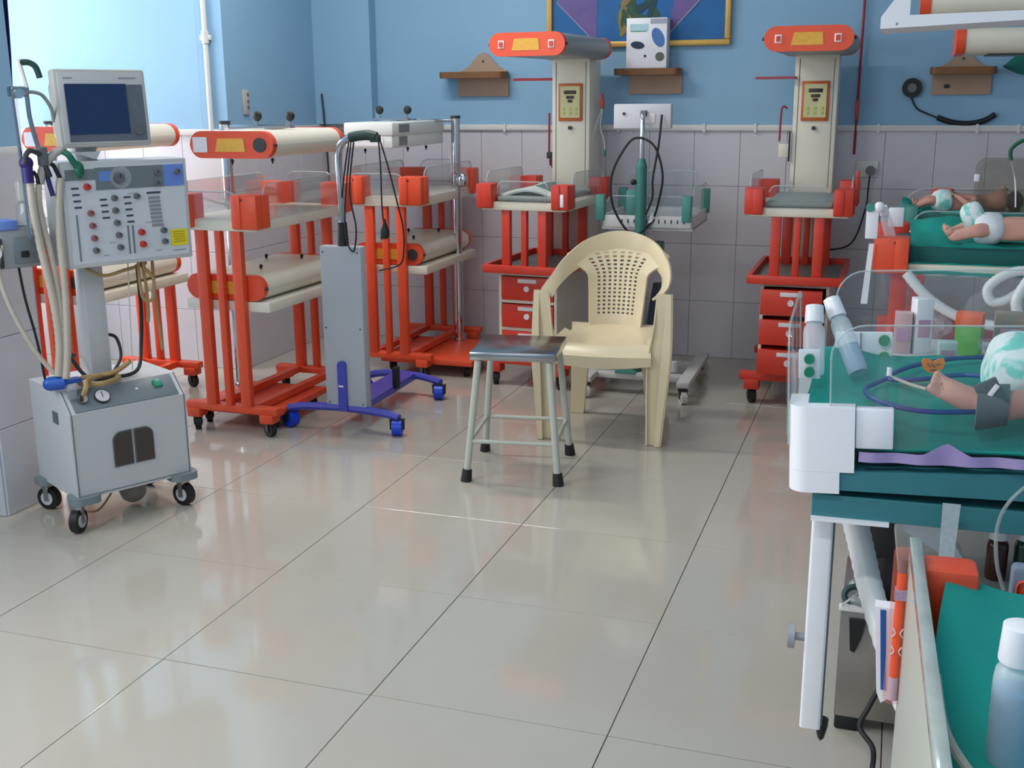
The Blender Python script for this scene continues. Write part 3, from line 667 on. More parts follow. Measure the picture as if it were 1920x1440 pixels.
for z in (.03, .06, .095): G().box(.011, .016, .01, .024, z, z+.016, .001).out('button', KNOB, sw)
cr_ = G().tube([(-1.5, YB-.1, 1.45), (-1.485, YB-.1, 1.2), (-1.47, YB-.1, .75)], .006, 8, 2).out('thin_rod', DARK); tag(cr_, 'thin dark rod hanging in the corner behind the trolleys', 'rod')
# beige column and curtain left in the alcove
bc = thing('beige_cabinet', 'beige upright panel with a white edge in the bright alcove behind the ventilator', 'cabinet', (-2.75, 2.5, 0))
G().box(-.13, .1, 0, .16, 0, 1.46, .006).out('panel', mat('beige_panel', (186, 164, 138), .5), bc); G().box(.1, .125, 0, .16, 0, 1.46, .003).out('white_edge', WHITE, bc)
def curt(u, v): return (-1.72+(.45+.06*v**.7)*u, 1.06+.05*u+.014*math.cos(u*46), 1.46+1.45*v)
ct = G().sheet(curt, 40, 12, th=.003).out('curtain', mat('violet_curtain', (50, 38, 92), .85, var=.2)); tag(ct, 'dark violet curtain beside the tiled pillar at the bright window', 'curtain')
# ---------------------------------------------------------------- radiant warmers
def make_warmer():
    t = thing('radiant_warmer', '', 'warmer', (0, 0, 0), 0, 'radiant warmers on red posts')
    for y in (.0, .6):
        g = G(); g.box(-.235, .235, y-.03, y+.03, .115, .15, .004)
        for x in (-.175, .175): g.box(x-.035, x+.035, y-.035, y+.035, .07, .118, .003)
        g.out('base_bar', RED, t)
    for x in (-.14, .14): G().box(x-.02, x+.02, .03, .57, .115, .15).out('base_rail', RED, t)
    for x in (-.175, .175):
        for y in (0, .6): caster(t, x, y, .036, top=.072, a=25)
    g = G()
    for x in (-.155, .141): g.box(x, x+.014, .0, .5, .15, .578)
    for z in (.15, .285, .425, .563): g.box(-.142, .142, .0, .5, z, z+.015)
    g.box(-.142, .142, .485, .5, .165, .565); cb = g.out('cabinet', CREAM, t)
    for k, z in enumerate((.165, .301, .441)):
        d = G().box(-.138, .138, -.008, .012, z, z+.118, .003).box(-.132, .132, .01, .4, z+.005, z+.1).out('drawer', RED, t)
        G().box(-.05, .05, -.0105, -.007, z+.088, z+.108, .002).out('label_strip', LABELW, d)
        l = G().cyl((.0, -.018, z+.06), (.0, -.007, z+.06), .0145, 18).out('drawer_lock', LABELW, d)
    g = G(); g.box(-.215, .215, -.07, -.05, .582, .622, .003); g.box(-.215, .215, .60, .62, .582, .622, .003); g.box(-.215, -.195, -.05, .6, .582, .622); g.box(.195, .215, -.05, .6, .582, .622)
    tr = g.out('tray_rim', RED, t); G().box(-.196, .196, -.052, .602, .584, .592).out('tray_floor', mat('tray_grey', (118, 126, 120), .4, var=.2, scale=20), tr)
    for y in (-.035, .55):
        for x, wd in ((-.095, .044), (0, .03), (.095, .044)): G().box(x-wd/2, x+wd/2, y-.016, y+.016, .59, .893, .003).out('post', RED, t)
    G().box(-.22, .22, -.06, .58, .89, .93, .006).out('bassinet_deck', CREAM, t)
    G().box(-.15, .15, -.03, .54, .932, .957, .012).out('mattress', mat('grey_mattress', (150, 158, 152), .6, var=.08), t)
    for sx in (-1, 1):
        for sy, y in ((-1, -.06), (1, .58)): corner_block(t, sx*.218, y, .9, sx, sy, .085 if sy < 0 else .09, .1, .118, RED)
    acr(t, rrect(-.13, .13, .93, 1.03, .03), 'y', -.062)
    for x in (-.225, .225): acr(t, rrect(.02, .5, .93, 1.07, .05), 'x', x)
    G().box(-.105, .105, .62, .8, .55, 1.62, .006).out('column', CREAM, t)
    for x in (-.083, .083): G().box(x-.0015, x+.0015, .6185, .622, .97, 1.6).out('column_seam', SEAM, t)
    p = G().box(-.066, .066, .610, .622, 1.30, 1.492, .003).out('control_face', mat('panel_orange', (196, 98, 42), .4), t)
    G().box(-.054, .054, .607, .612, 1.317, 1.478).out('face_plate', mat('panel_lime', (206, 204, 150), .45, var=.08, scale=40), p)
    for z, wd in ((1.447, .034), (1.423, .022), (1.404, .013)): G().box(-wd, wd, .604, .608, z-.009, z+.009 if wd > .03 else z+.006, .002).out('display', mat('display_maroon', (62, 34, 34), .3), p)
    for x in (-.035, 0, .035):
        for z in (1.34, 1.362): G().box(x-.008, x+.008, .605, .608, z-.007, z+.007, .001).out('key', mat('key_lime', (190, 196, 110), .5, var=.2), p)
    G().cyl((0, .603, 1.265), (0, .622, 1.265), .01, 14).out('socket', DARK, t)
    lamp_head(t, .72, .385, .108, 0, 1.667, -.0, grille=False, buttons=True, body=GREYB)  # grey body colour has the shadow on the lamp head painted in
    return t
W4 = make_warmer(); W4.location = (.035, 3.03, 0); W4.rotation_euler.z = R(-4)
W4['label'] = 'radiant warmer between the stool and the far trolley, its drawers closed'
W5 = dup(W4); W5.location = (1.325, 3.06, 0); W5.rotation_euler.z = R(0)
W5['label'] = 'radiant warmer at the right of the back wall with drawers pulled out'
dk = [k for k in W5.children if k.name.startswith('drawer')]
for k, a in zip(dk, (-.10, -.075, -.07)): k.location.y = a
for k, z in zip(dk, (0, 0, 0)): k.location.x = -.008
m4 = G().sheet(lambda u, v: ((u-.5)*.34*math.sin(math.pi*min(1, .25+.75*min(1, 4*min(v, 1-v)+.0001))), .0+v*.5, .958+.05*math.sin(math.pi*u)*(.6+.4*math.sin(math.pi*v))), 14, 12, th=.01).out('pale_pad', mat('pale_green_sheet', (204, 212, 204), .7, var=.05, bump=.2), None)
m4.parent = W4; G().box(.2, .218, -.085, -.07, .915, .975, .002).out('white_clip', WHITE, W4)
rodm = MATS['dark_red_paint']
G().box(-.345, -.105, .66, .672, 1.508, 1.522).out('side_rod', rodm, W4)
g = G(); g.tube([(-.15, .70, 1.34), (-.148, .69, 1.13)], .006, 8, 0); hk = g.out('hanging_rod', rodm, W4); G().box(-.158, -.13, .675, .70, 1.10, 1.135, .004).out('clamp', DARK, hk); G().tube([(-.13, .68, 1.115), (-.125, .68, 1.05)], .006).out('hook', DARK, hk)
G().tube([(-.11, .74, 1.13), (-.15, .72, 1.10), (-.15, .72, 1.06)], .006).out('bent_rod', rodm, W4)
G().prism([(.13, 1.39), (.145, 1.44), (.155, 1.39), (.148, 1.35)], 'y', .70, .72).out('red_tab', RED, W4)
for pts in ([(.145, .70, 1.36), (.12, .68, 1.27), (.105, .66, 1.2)], [(.15, .70, 1.36), (.145, .68, 1.27), (.17, .67, 1.2), (.175, .67, 1.15)]): G().tube(pts, .003).out('wire', PIPE, W4)
G().ball((.176, .67, 1.135), (.006, .006, .02)).out('wire_tip', GREENP, W4)
G().prism([(-.30, .64), (-.10, .58), (-.10, .70), (-.24, .72)], 'z', 1.503, 1.515).out('side_tray', rodm, W5)
G().tube([(-.13, .60, 1.36), (-.15, .60, 1.37), (-.16, .6, 1.34), (-.163, .6, 1.2)], .005).out('hanging_rod', rodm, W5)
G().box(-.165, -.115, .60, .66, 1.12, 1.19, .004).out('outlet_box', CREAM, W5); G().box(-.118, -.112, .6, .65, 1.1, 1.25, .002).out('dark_strip', DARK, W5)
G().box(.235, .25, .1, .13, .93, 1.09, .003).out('side_bar', RED, W5)
# ---------------------------------------------------------------- cot stand with green pole
t = thing('cot_stand', 'white cot tray on a green pole with a pale control box on top', 'cot', (.585, 3.12, 0), 1)
G().box(-.195, .245, .0, .5, .80, .812).box(-.195, .245, 0, .012, .80, .868, .003).box(-.195, .245, .488, .5, .80, .868, .003).box(-.195, -.183, 0, .5, .80, .868, .003).box(.233, .245, 0, .5, .80, .868, .003).out('tray', mat('tray_white', (206, 206, 204), .4), t)
for k in range(11): G().box(-.1+k*.03, -.094+k*.03, -.002, .004, .832, .85).out('slot', DARK, t.children[0])
CL2 = GREENP if False else mat('sea_green_plastic', (70, 140, 128), .4)
for x, y in ((-.205, .01), (.215, .01), (.235, .48), (-.195, .48)): G().box(x-.022, x+.022, y-.022, y+.022, .84, .965, .006).out('corner_post', CL2, t)
acr(t, rrect(-.17, .2, .865, .96, .03), 'y', .005); acr(t, rrect(.03, .46, .865, 1.0, .03), 'x', .24); acr(t, rrect(-.17, .2, .865, 1.05, .05), 'y', .49)
G().box(-.10, -.045, .1, .14, .84, .98, .006).out('green_bracket', CL2, t)
pl = G().cyl((0, -.03, .56), (0, -.03, 1.10), .027, 20).cyl((0, -.03, 1.1), (0, -.03, 1.14), .027, 20, .016).out('sleeve', mat('green_sleeve', (56, 118, 108), .4), t)
G().cyl((0, -.03, .09), (0, -.03, .56), .02, 16).out('lower_pole', mat('lower_pole_green', (40, 90, 84), .4), t)
G().tube([(0, -.03, 1.12), (0, -.03, 1.3), (-.004, -.01, 1.345), (-.01, .02, 1.35)], .0125, 12).out('chrome_neck', CHROME, t)
G().ball((-.035, -.045, 1.03), .014).out('lock_knob', BLACK, t)
hb = G().box(-.15, .125, .02, .07, 1.275, 1.39, .006).out('control_box', mat('box_white', (204, 204, 208), .45), t)
G().cyl((-.1, .014, 1.345), (-.1, .021, 1.345), .007, 12).out('button', DARK, hb); G().box(-.02, .05, .016, .021, 1.3, 1.345, .002).out('cover_plate', LABELW, hb); G().box(-.02, .012, .0, .02, 1.335, 1.36, .003).out('latch', KNOB, hb)
G().box(-.045, .1, -.02, .08, .66, .74, .005).out('green_box', mat('lower_pole_green', (0, 0, 0)), t)
for pts in ([(.06, .0, .85), (.0, -.06, .79), (-.06, -.05, .80), (-.13, -.06, .92), (-.135, -.06, 1.07), (-.06, -.06, 1.21), (.0, -.06, 1.235), (.07, -.06, 1.19), (.105, -.05, 1.06), (.085, -.04, .93), (.065, -.02, .87)],
            [(.085, .0, 1.34), (.08, -.04, 1.2), (.06, -.06, 1.05), (.06, -.06, .96), (.03, -.06, .88)]):
    G().tube(pts, .0055, 8, 8).out('cable', BLACK, t)
G().cyl((.055, .0, .88), (.04, -.01, .83), .012, 12).out('white_plug', WHITE, t)
BW = mat('base_white', (206, 206, 204), .4)
G().box(-.22, .26, -.09, -.03, .075, .105, .004).out('front_beam', BW, t)
G().box(.225, .285, -.22, .47, .08, .108, .004).out('side_beam', BW, t); G().box(-.25, -.19, -.22, .47, .08, .108, .004).out('side_beam', BW, t)
G().box(-.19, .225, .2, .26, .078, .105, .004).out('rear_beam', BW, t)
G().box(-.1, .0, -.1, -.028, .105, .112).out('green_plate', CL2, t)
g = G(); g.lathe([(0, 0), (.07, 0), (.075, .02), (.07, .13), (.05, .3), (.03, .42), (0, .42)], (.075, .1, .108)); g.out('pump_housing', mat('dark_blue_grey', (42, 50, 64), .45), t)
G().tube([(.1, .02, .45), (.14, .0, .38), (.15, -.01, .25), (.13, -.02, .14)], .006).out('cable', BLACK, t)
G().lathe([(0, 0), (.02, 0), (.018, .05), (0, .055)], (.175, .0, .108)).out('white_bottle', PIPE, t)
for x, y in ((.255, -.2), (-.22, -.2), (.255, .44), (-.22, .44)): caster(t, x, y, .032, mat('pale_caster', (214, 208, 204), .5), DARK, .08, 30 if y < 0 else 80)
# ---------------------------------------------------------------- cots with infants on the right
def drape_obj(label, x0, x1, y0, y1, zf, seed=0, nu=40, nv=30, drop_front=0, drop_left=0, soft=False, amp=.012, edge=None, group=None):
    off = Vector((seed*7.3, seed*3.1, 0))
    def f(u, v):
        x = x0+(x1-x0)*u; y = y0+(y1-y0)*v; z = zf(x, y)
        n = noise.noise(Vector((x*9, y*9, 0))+off)*amp+noise.noise(Vector((x*22, y*16, 1))+off)*amp*.45
        if soft and v < .34: z -= drop_front*(1-v/.34)**1.4
        if drop_front and not soft and v < .18:
            k = 1-v/.18; z -= drop_front*sm(k); y = y0+(y1-y0)*.18*(1-k)**.6*(v >= 0) if k < 1 else y0
            y -= .006*math.sin(x*60+seed)*k
        if drop_left and u < .1: z -= drop_left*sm(1-u/.1)
        if edge: x += edge(u, v)
        return (x, y, z+n*(1 if v > .12 else .4))
    o = G().sheet(f, nu, nv, th=.004).out('drape', TEAL)
    return tag(o, label, 'drape', group)
def infant(name, label, J, E, skin=SKIN, sub=2, extra=None, group=None):
    # J: id -> (position, radius); E: edges; one continuous skinned surface
    me = bpy.data.meshes.new(name); ids = list(J)
    me.from_pydata([J[k][0] for k in ids], [(ids.index(a), ids.index(b)) for a, b in E], [])
    o = bpy.data.objects.new(name, me); COL.objects.link(o)
    o.modifiers.new('skin', 'SKIN').use_smooth_shade = True
    sv = me.skin_vertices[0].data
    for i, k in enumerate(ids):
        r = J[k][1]; sv[i].radius = (r, r) if not isinstance(r, tuple) else r
    sv[0].use_root = True
    o.modifiers.new('sub', 'SUBSURF').levels = sub
    dg = bpy.context.evaluated_depsgraph_get(); m2 = bpy.data.meshes.new_from_object(o.evaluated_get(dg))
    o.modifiers.clear(); o.data = m2; m2.materials.clear(); m2.materials.append(skin); m2.name = name
    for p in m2.polygons: p.use_smooth = True
    return tag(o, label, 'person', group)
def foot(J, E, ank, heel, ball, toes, up, pre, r=.014):
    # toes as five short chains fanned across the ball of the foot
    A, Hh, Bb, T = map(Vector, (ank, heel, ball, toes)); d = (T-Bb); u = Vector(up)
    J[pre+'h'] = (Hh, r*1.05); J[pre+'b'] = (Bb, r*1.15)
    E += [(pre+'a', pre+'h'), (pre+'a', pre+'b')]
    for k in range(5):
        o = u*(k-2)*r*.62; ln = (1.05, .9, .82, .72, .6)[k]
        J[pre+'t%d' % k] = (Bb+o*.85+d*.45*ln, r*(.52 if k == 0 else .38)); J[pre+'u%d' % k] = (Bb+o*1.05+d*ln, r*(.46 if k == 0 else .33))
        E += [(pre+'b', pre+'t%d' % k), (pre+'t%d' % k, pre+'u%d' % k)]
def hand(J, E, wr, d, side, pre, r=.009):
    W, D, Sd = Vector(wr), Vector(d).normalized(), Vector(side).normalized()
    J[pre+'p'] = (W+D*.018, r*1.1); E.append((pre+'w', pre+'p'))
    for k in range(4):
        o = Sd*(k-1.5)*r*.75; n = Vector((0, 0, -.006))
        J[pre+'f%d' % k] = (W+D*.034+o, r*.38); J[pre+'g%d' % k] = (W+D*(.05+(.004 if k in (1, 2) else 0))+o+n, r*.33)
        E += [(pre+'p', pre+'f%d' % k), (pre+'f%d' % k, pre+'g%d' % k)]
    J[pre+'m'] = (W+D*.018+Sd*r*2.1, r*.42); J[pre+'n'] = (W+D*.032+Sd*r*2.6, r*.36); E += [(pre+'p', pre+'m'), (pre+'m', pre+'n')]
DIAP = mat('nappy_white', (222, 228, 230), .8, var=.05, bump=.3, bscale=90)
def nappy_print(name, sc):
    m = mat(name, (226, 232, 232), .8, bump=.3, bscale=90)
    nt = m.node_tree; b = nt.nodes['Principled BSDF']; n = nt.nodes.new('ShaderNodeTexNoise'); n.inputs['Scale'].default_value = sc; n.inputs['Detail'].default_value = 3; n.inputs['Distortion'].default_value = 2.5
    tc = nt.nodes.new('ShaderNodeTexCoord'); nt.links.new(tc.outputs['Object'], n.inputs['Vector'])
    r = nt.nodes.new('ShaderNodeValToRGB'); r.color_ramp.elements[0].position = .47; r.color_ramp.elements[1].position = .6
    r.color_ramp.elements[0].color = (*lin((218, 230, 230)), 1); r.color_ramp.elements[1].color = (*lin((118, 206, 192)), 1)
    nt.links.new(n.outputs['Fac'], r.inputs[0]); nt.links.new(r.outputs[0], b.inputs['Base Color']); return m
NAPG = nappy_print('nappy_green_print', 11)
# --- nearest large cot: white corner blocks, teal rails, tilted deck
C7 = thing('infant_cot', 'white and teal infant cot at right with clear panels and white corner blocks', 'cot', (1.60, -.43, 0), 2)
TL = Matrix.Translation((0, 0, .92)) @ Matrix.Rotation(R(-2.6), 4, 'Y') @ Matrix.Translation((0, 0, -.92))
def cornerA(x0, y0, sx, sy, dz=0):
    g = G(TL)
    def pl(L, dp, r=.03, n=6):
        P = [(0, dp), (0, r)] + [(r-r*math.cos(R(90*k/n)), r-r*math.sin(R(90*k/n))) for k in range(1, n+1)] + [(L, 0), (L, .03), (.03, .03), (.03, dp)]
        return [(x0+sx*a, y0+sy*b) for a, b in P]
    g.prism(pl(.082, .09), 'z', .785, .822); g.prism(pl(.105, .09), 'z', .8222, .932)
    b = g.out('corner_block', WHITE, C7)
    e = G(TL).box(x0+sx*.1055, x0+sx*.165, y0+sy*.006, y0+sy*.026, .862, .930, .003).out('block_arm', WHITE, b)
    return b
cornerA(0, 0, 1, 1); cornerA(0, .43, 1, -1); cornerA(.78, 0, -1, 1); cornerA(.78, .43, -1, -1)
CT = G
def acrT(poly, ax, d, par=C7, th=.007):
    p = G(TL).prism(poly, ax, d-th/2, d+th/2).out('acrylic_panel', ACR, par)
    def P(a, b): return {'y': (a, d, b), 'x': (d, a, b)}[ax]
    G(TL).tube([P(*q) for q in poly[1:]+poly[:1]], th*.24, 6, 0).out('panel_edge', ACRE, p)
acrT(rrect(.066, .7, .862, 1.066, .055), 'y', .013); acrT(rrect(.066, .7, .87, 1.095, .055), 'y', .415)
acrT(rrect(.02, .41, .862, 1.062, .035), 'x', -.001)
def gk(p, q, par, r=.0075): G(TL).cyl(p, q, r, 14).out('green_knob', GREENP, par)
ib = G(TL).box(.006, .044, .19, .196, .934, .988, .002).out('inner_bracket', WHITE, C7)
for z in (.948, .972): gk((.025, .18, z), (.025, .191, z), ib, .009)
ib2 = G(TL).box(.066, .172, .392, .400, .912, .980, .003).out('inner_bracket', WHITE, C7)
G(TL).box(.112, .1135, .390, .393, .913, .979).out('seam', SEAM, ib2)
for z in (.932, .965): gk((.156, .382, z), (.156, .393, z), ib2, .0105)
G(TL).prism([(.075, .790), (.78, .778), (.78, .838), (.075, .823)], 'y', .004, .425).out('deck_frame', GREENM, C7, smooth=False)
G(TL).box(.1, .78, .03, .40, .838, .862, .006).out('deck_board', mat('deck_dark_teal', (30, 70, 76), .4), C7)
G(TL).box(.032, .78, .13, .40, .8625, .905, .012).out('mattress', mat('dark_teal_mattress', (10, 88, 84), .8), C7)
G().box(.045, .8, .01, .42, .742, .782, .002).out('lower_rail', GREENM, C7, smooth=False)
G().box(.045, .17, .0, .012, .738, .744).out('rail_trim', WHITE, C7)
po = G().prism(stadium(.036, .045, .065, .05, 4, .005), 'z', .335, .742).out('drop_post', WHITE, C7)
G().box(.0825, .086, .035, .065, .34, .742).out('post_strip', SEAM, po)
g = G(); g.cyl((.048, .05, .5), (.025, .05, .5), .007, 10); g.cyl((.018, .05, .5), (.03, .05, .5), .022, 20); g.out('height_knob', mat('knob_pale_grey', (150, 156, 164), .4), po)
G().lathe([(0, 0), (.006, .008), (.011, .03), (.012, .045), (0, .045)], (.085, .065, .292)).out('rubber_tip', BLACK, po)
G().box(.56, .70, .12, .30, .06, .742, .008).out('pedestal', VGREY, C7); G().box(.45, .8, .02, .42, .03, .075, .006).out('base_plate', VGREY, C7)
for x in (.5, .77):
    for y in (.05, .39): caster(C7, x, y, .017, top=.035)
G().box(.2, .8, .08, .40, .585, .60, .003).out('lower_shelf', mat('shelf_grey', (150, 150, 146), .5), C7)
zt = lambda x: .92+(x-1.6)*.0454
drape_obj('crumpled teal cloth covering the mattress of the nearest cot with clear sides', 1.618, 2.34, -.412, -.02, lambda x, y: zt(x)-.006+.02*sm((y+.16)/.14)+.012*sm((1.75-x)/.1)*sm((y+.22)/.12), 1, 56, 34, drop_front=.052, amp=.008, soft=True)
g = G(); g.sheet(lambda u, v: (1.715+.36*u, -.419-.004*v-.003*math.sin(u*30), .857+.0454*(.12+.36*u)-.016*v+.02*max(0, 1-abs(u-.37)/.1)*(1-v)), 40, 4, th=.002)
tag(g.out('plastic_sheet', mat('lavender_plastic', (156, 138, 186), .3, var=.2, alpha=.85)), 'lavender plastic sheet peeking from under the teal cloth along the near cot edge', 'sheet')
J, E = {}, []
def add(k, p, r, par=None):
    J[k] = (Vector(p), r)
    if par: E.append((par, k))
add('pel', (2.0, -.2, .965), .05); add('bel', (2.07, -.2, .968), .052, 'pel'); add('che', (2.15, -.2, .975), .052, 'bel'); add('nec', (2.2, -.2, .978), .026, 'che'); add('hea', (2.25, -.2, .985), .052, 'nec'); add('cra', (2.30, -.2, .99), .045, 'hea')
add('hipN', (2.0, -.25, .962), .034, 'pel'); add('knN', (2.07, -.345, .965), .029, 'hipN'); add('calN', (2.0, -.365, .955), .027, 'knN'); add('Na', (1.915, -.382, .947), .021, 'calN')
foot(J, E, (1.915, -.382, .947), (1.897, -.39, .929), (1.846, -.368, .957), (1.812, -.356, .985), (-.1, .55, .6), 'N', .0195)
add('hipF', (2.0, -.15, .97), .034, 'pel'); add('knF', (2.06, -.09, 1.0), .027, 'hipF'); add('Fa', (1.985, -.08, .965), .017, 'knF')
foot(J, E, (1.985, -.08, .965), (1.975, -.085, .95), (1.955, -.07, .975), (1.945, -.06, .995), (0, .7, .5), 'F', .013)
for s, y in (('R', -1), ('L', 1)):
    add('sh'+s, (2.165, -.2+y*.05, .975), .022, 'che'); add('el'+s, (2.15, -.2+y*.105, .965), .017, 'sh'+s); add(s+'w', (2.21, -.2+y*.13, .97), .012, 'el'+s)
    hand(J, E, (2.21, -.2+y*.13, .97), (1, .1, 0), (0, -y, 0), s)
p7 = infant('person', 'infant on the nearest cot, bare foot and leg towards us, wearing a green printed nappy', J, E)
g = G(); g.ball((2.285, -.2, 1.035), (.012, .008, .008)); g.ball((2.26, -.2, 1.03), (.006, .015, .005)); g.out('nose_and_mouth', SKIN, p7); 
HAIR = mat('dark_hair', (44, 32, 28), .8, bump=.4, bscale=200)
G().ball((2.322, -.2, .985), (.036, .046, .044), 16).out('hair', HAIR, p7)
for y in (-.02, .02): G().ball((2.297, -.2+y, 1.028), (.004, .007, .004)).out('eye', DARK, p7)
for y in (-.052, .052): G().ball((2.275, -.2+y, .99), (.012, .006, .016)).out('ear', SKIN, p7)
# nappy: a wrapped shell round the pelvis
def nap(c, r, M=None, m=NAPG, n=22, wr=.004, par=None, pts=None):
    g = G()
    C = Vector(c)
    def f(u, v):
        a = 2*math.pi*u; b = math.pi*(v-.5)
        p = Vector((r[0]*math.copysign(abs(math.sin(b))**.8, math.sin(b)), r[1]*math.cos(b)**.6*math.cos(a), r[2]*math.cos(b)**.6*math.sin(a)))
        p *= 1+noise.noise(p*38)*.05
        if M: p = M @ p
        return C+p
    g.sheet(f, n*2, n)
    o = g.out('nappy', m); 
    if par: o.parent = par
    return o
nap((1.972, -.215, .968), (.066, .098, .066), Matrix.Rotation(R(10), 4, 'Y'), NAPG, par=p7)
Wp = mat('wrap_grey', (96, 106, 108), .6)
def wrap(u, v):
    c = Vector((1.935, -.378, .949)).lerp(Vector((1.888, -.388, .944)), v); a = 2*math.pi*u; r = .029+.004*v
    return c+Vector((.1*r*math.cos(a), r*math.cos(a), r*1.05*math.sin(a)))
wp_ = thing('sensor_wrap', 'grey sensor wrap around the ankle of the infant on the nearest cot', 'sensor', (0, 0, 0))
G().sheet(wrap, 24, 4, th=.003).out('band', Wp, wp_)
G().box(-.018, .018, -.003, .003, -.022, .022, .002, M=Matrix.Translation((1.905, -.405, .972)) @ Matrix.Rotation(R(-30), 4, 'Y')).out('flap', Wp, wp_)
G().box(-.004, .004, -.005, -.002, -.016, .018, .001, M=Matrix.Translation((1.905, -.405, .972)) @ Matrix.Rotation(R(30), 4, 'Y')).out('sensor_strip', LABELW, wp_)
BT = mat('blue_tubing', (18, 64, 140), .35, alpha=.9)
tb_ = G().tube([(2.02, -.05, .965), (1.93, -.06, .957), (1.86, -.08, .953), (1.79, -.13, .945), (1.75, -.2, .937), (1.80, -.21, .94), (1.88, -.17, .945), (1.95, -.22, .95), (1.95, -.30, .947), (1.93, -.39, .943), (1.88, -.405, .94), (1.80, -.40, .934), (1.735, -.34, .931), (1.715, -.27, .93), (1.735, -.22, .933), (1.755, -.2, .939)], .0042, 8, 10).out('blue_tube', BT)
tag(tb_, 'thin blue tubing coiled on the teal cloth around the bare foot', 'tube')
G().tube([(1.755, -.2, .94), (1.79, -.25, .94), (1.815, -.275, .94)], .003).out('clear_branch', CLEARH, tb_); G().cyl((1.753, -.2, .934), (1.753, -.195, .956), .005, 10).out('connector', WHITE, tb_)
P_ = [(.0195*math.cos(R(a)), .02*math.sin(R(a))) for a in range(180, 361, 15)]+[(.017, .007), (.007, .005), (0, .001), (-.008, .005), (-.017, .007)]
og = thing('paper_tag', 'small orange tag with dark marks lying on the teal cloth', 'tag', (1.826, -.175, .966))
G(Matrix.Rotation(R(12), 4, 'Z')).prism(P_, 'y', -.002, .002).out('tag_face', mat('tag_orange', (246, 132, 28), .5, var=.1), og)
for a, b in (((-.011, -.002), (-.005, -.008)), ((-.003, -.002), (.003, -.009)), ((.004, -.004), (.011, -.002)), ((-.006, -.014), (.006, -.013))): G(Matrix.Rotation(R(12), 4, 'Z')).tube([(a[0], -.003, a[1]), (b[0], -.003, b[1])], .0012, 6, 0).out('mark', mat('print_olive', (0, 0, 0)), og)
sy = thing('syringe_pack', 'clear flat pack with blue content behind the nearest infant foot', 'packet', (1.965, -.06, .968))
G().box(-.045, .05, -.018, .018, -.004, .006, .002).out('blue_insert', mat('deep_blue', (20, 44, 150), .4), sy); G().box(-.06, .06, -.024, .024, .006, .018, .003).out('clear_cover', clear('pack_clear', (.92, .96, .95), .12), sy)
# bottles
LQ = mat('blue_liquid', (40, 150, 200), .2, alpha=.9); BOT = mat('bottle_plastic', (228, 238, 244), .3, var=.03, alpha=.46)
def bottle(label, p, q, name='spray_bottle', r=.0215, level=.42, gname=None, bm_=None):
    P, Q = Vector(p), Vector(q); d = Q-P; L = d.length
    t = thing(name, label, 'bottle', p); Mx = d.to_track_quat('Z', 'Y').to_matrix().to_4x4()
    G(Mx).lathe([(0, 0), (r*.9, 0), (r, .006), (r, L*.6), (r*.93, L*.68), (r*.62, L*.75), (0, L*.75)], n=24).out('bottle_body', bm_ or BOT, t)
    if level: G(Mx).lathe([(0, .003), (r*.86, .003), (r*.93, .008), (r*.93, L*level), (0, L*level)], n=24).out('liquid', LQ, t)
    G(Mx).lathe([(0, L*.75), (r*.88, L*.75), (r*.9, L*.77), (r*.82, L), (r*.7, L*1.005), (0, L*1.005)], n=24).out('cap', WHITE, t)
    return t
bottle('milky white-capped bottle leaning right in the nearest cot, blue liquid at its base', (1.700, -.185, .940), (1.641, -.115, 1.060), r=.0185, level=.36)
bottle('milky white-capped bottle at the end panel of the nearest cot, left of another', (1.622, -.20, .935), (1.614, -.15, 1.052), r=.0195, level=.0)
# cartons beyond the far panel, on a small side table
st = thing('side_table', 'white narrow table behind the nearest cot holding small cartons', 'table', (1.86, .22, 0))
G().box(-.12, .45, -.12, .12, .885, .905, .003).out('table_top', BW, st)
for y in (-.08, .08): G().box(.40, .43, y-.012, y+.012, 0, .885).out('leg', BW, st)
G().box(.30, .45, -.12, .12, 0, .02, .003).out('foot', BW, st)
def carton(label, x, y, w_, d_, h_, m, z=.905, lid=None, rz=0):
    t = thing('carton', label, 'box', (x, y, z), rz)
    G().box(-w_/2, w_/2, -d_/2, d_/2, 0, h_, .0015).out('carton_body', m, t)
    if lid: G().box(-w_/2-.001, w_/2+.001, -d_/2-.001, d_/2+.001, h_*.74, h_+.002, .001).out('carton_lid', lid, t)
    else: G().box(-w_*.35, w_*.35, -d_/2-.0012, -d_/2, h_*.3, h_*.62).out('printed_band', mat('band_pink', (196, 150, 178), .5), t)
    return t
carton('tall white carton with a pink band behind the nearest cot', 1.81, .19, .035, .035, .115, WHITE, rz=20)
carton('pale pink carton between the green knobs and the tall white carton', 1.775, .18, .035, .03, .085, mat('pale_pink_card', (206, 170, 172), .5))
carton('bright green carton with orange top behind the nearest cot', 1.905, .20, .05, .04, .085, mat('lime_card', (96, 178, 40), .5), lid=mat('orange_card', (228, 92, 36), .5), rz=-12)
carton('small mint-white carton left of the green carton', 1.862, .12, .036, .03, .04, mat('mint_card', (196, 222, 216), .5))
carton('grey-beige carton right of the green carton', 1.99, .24, .07, .03, .085, mat('beige_card', (140, 132, 118), .6))
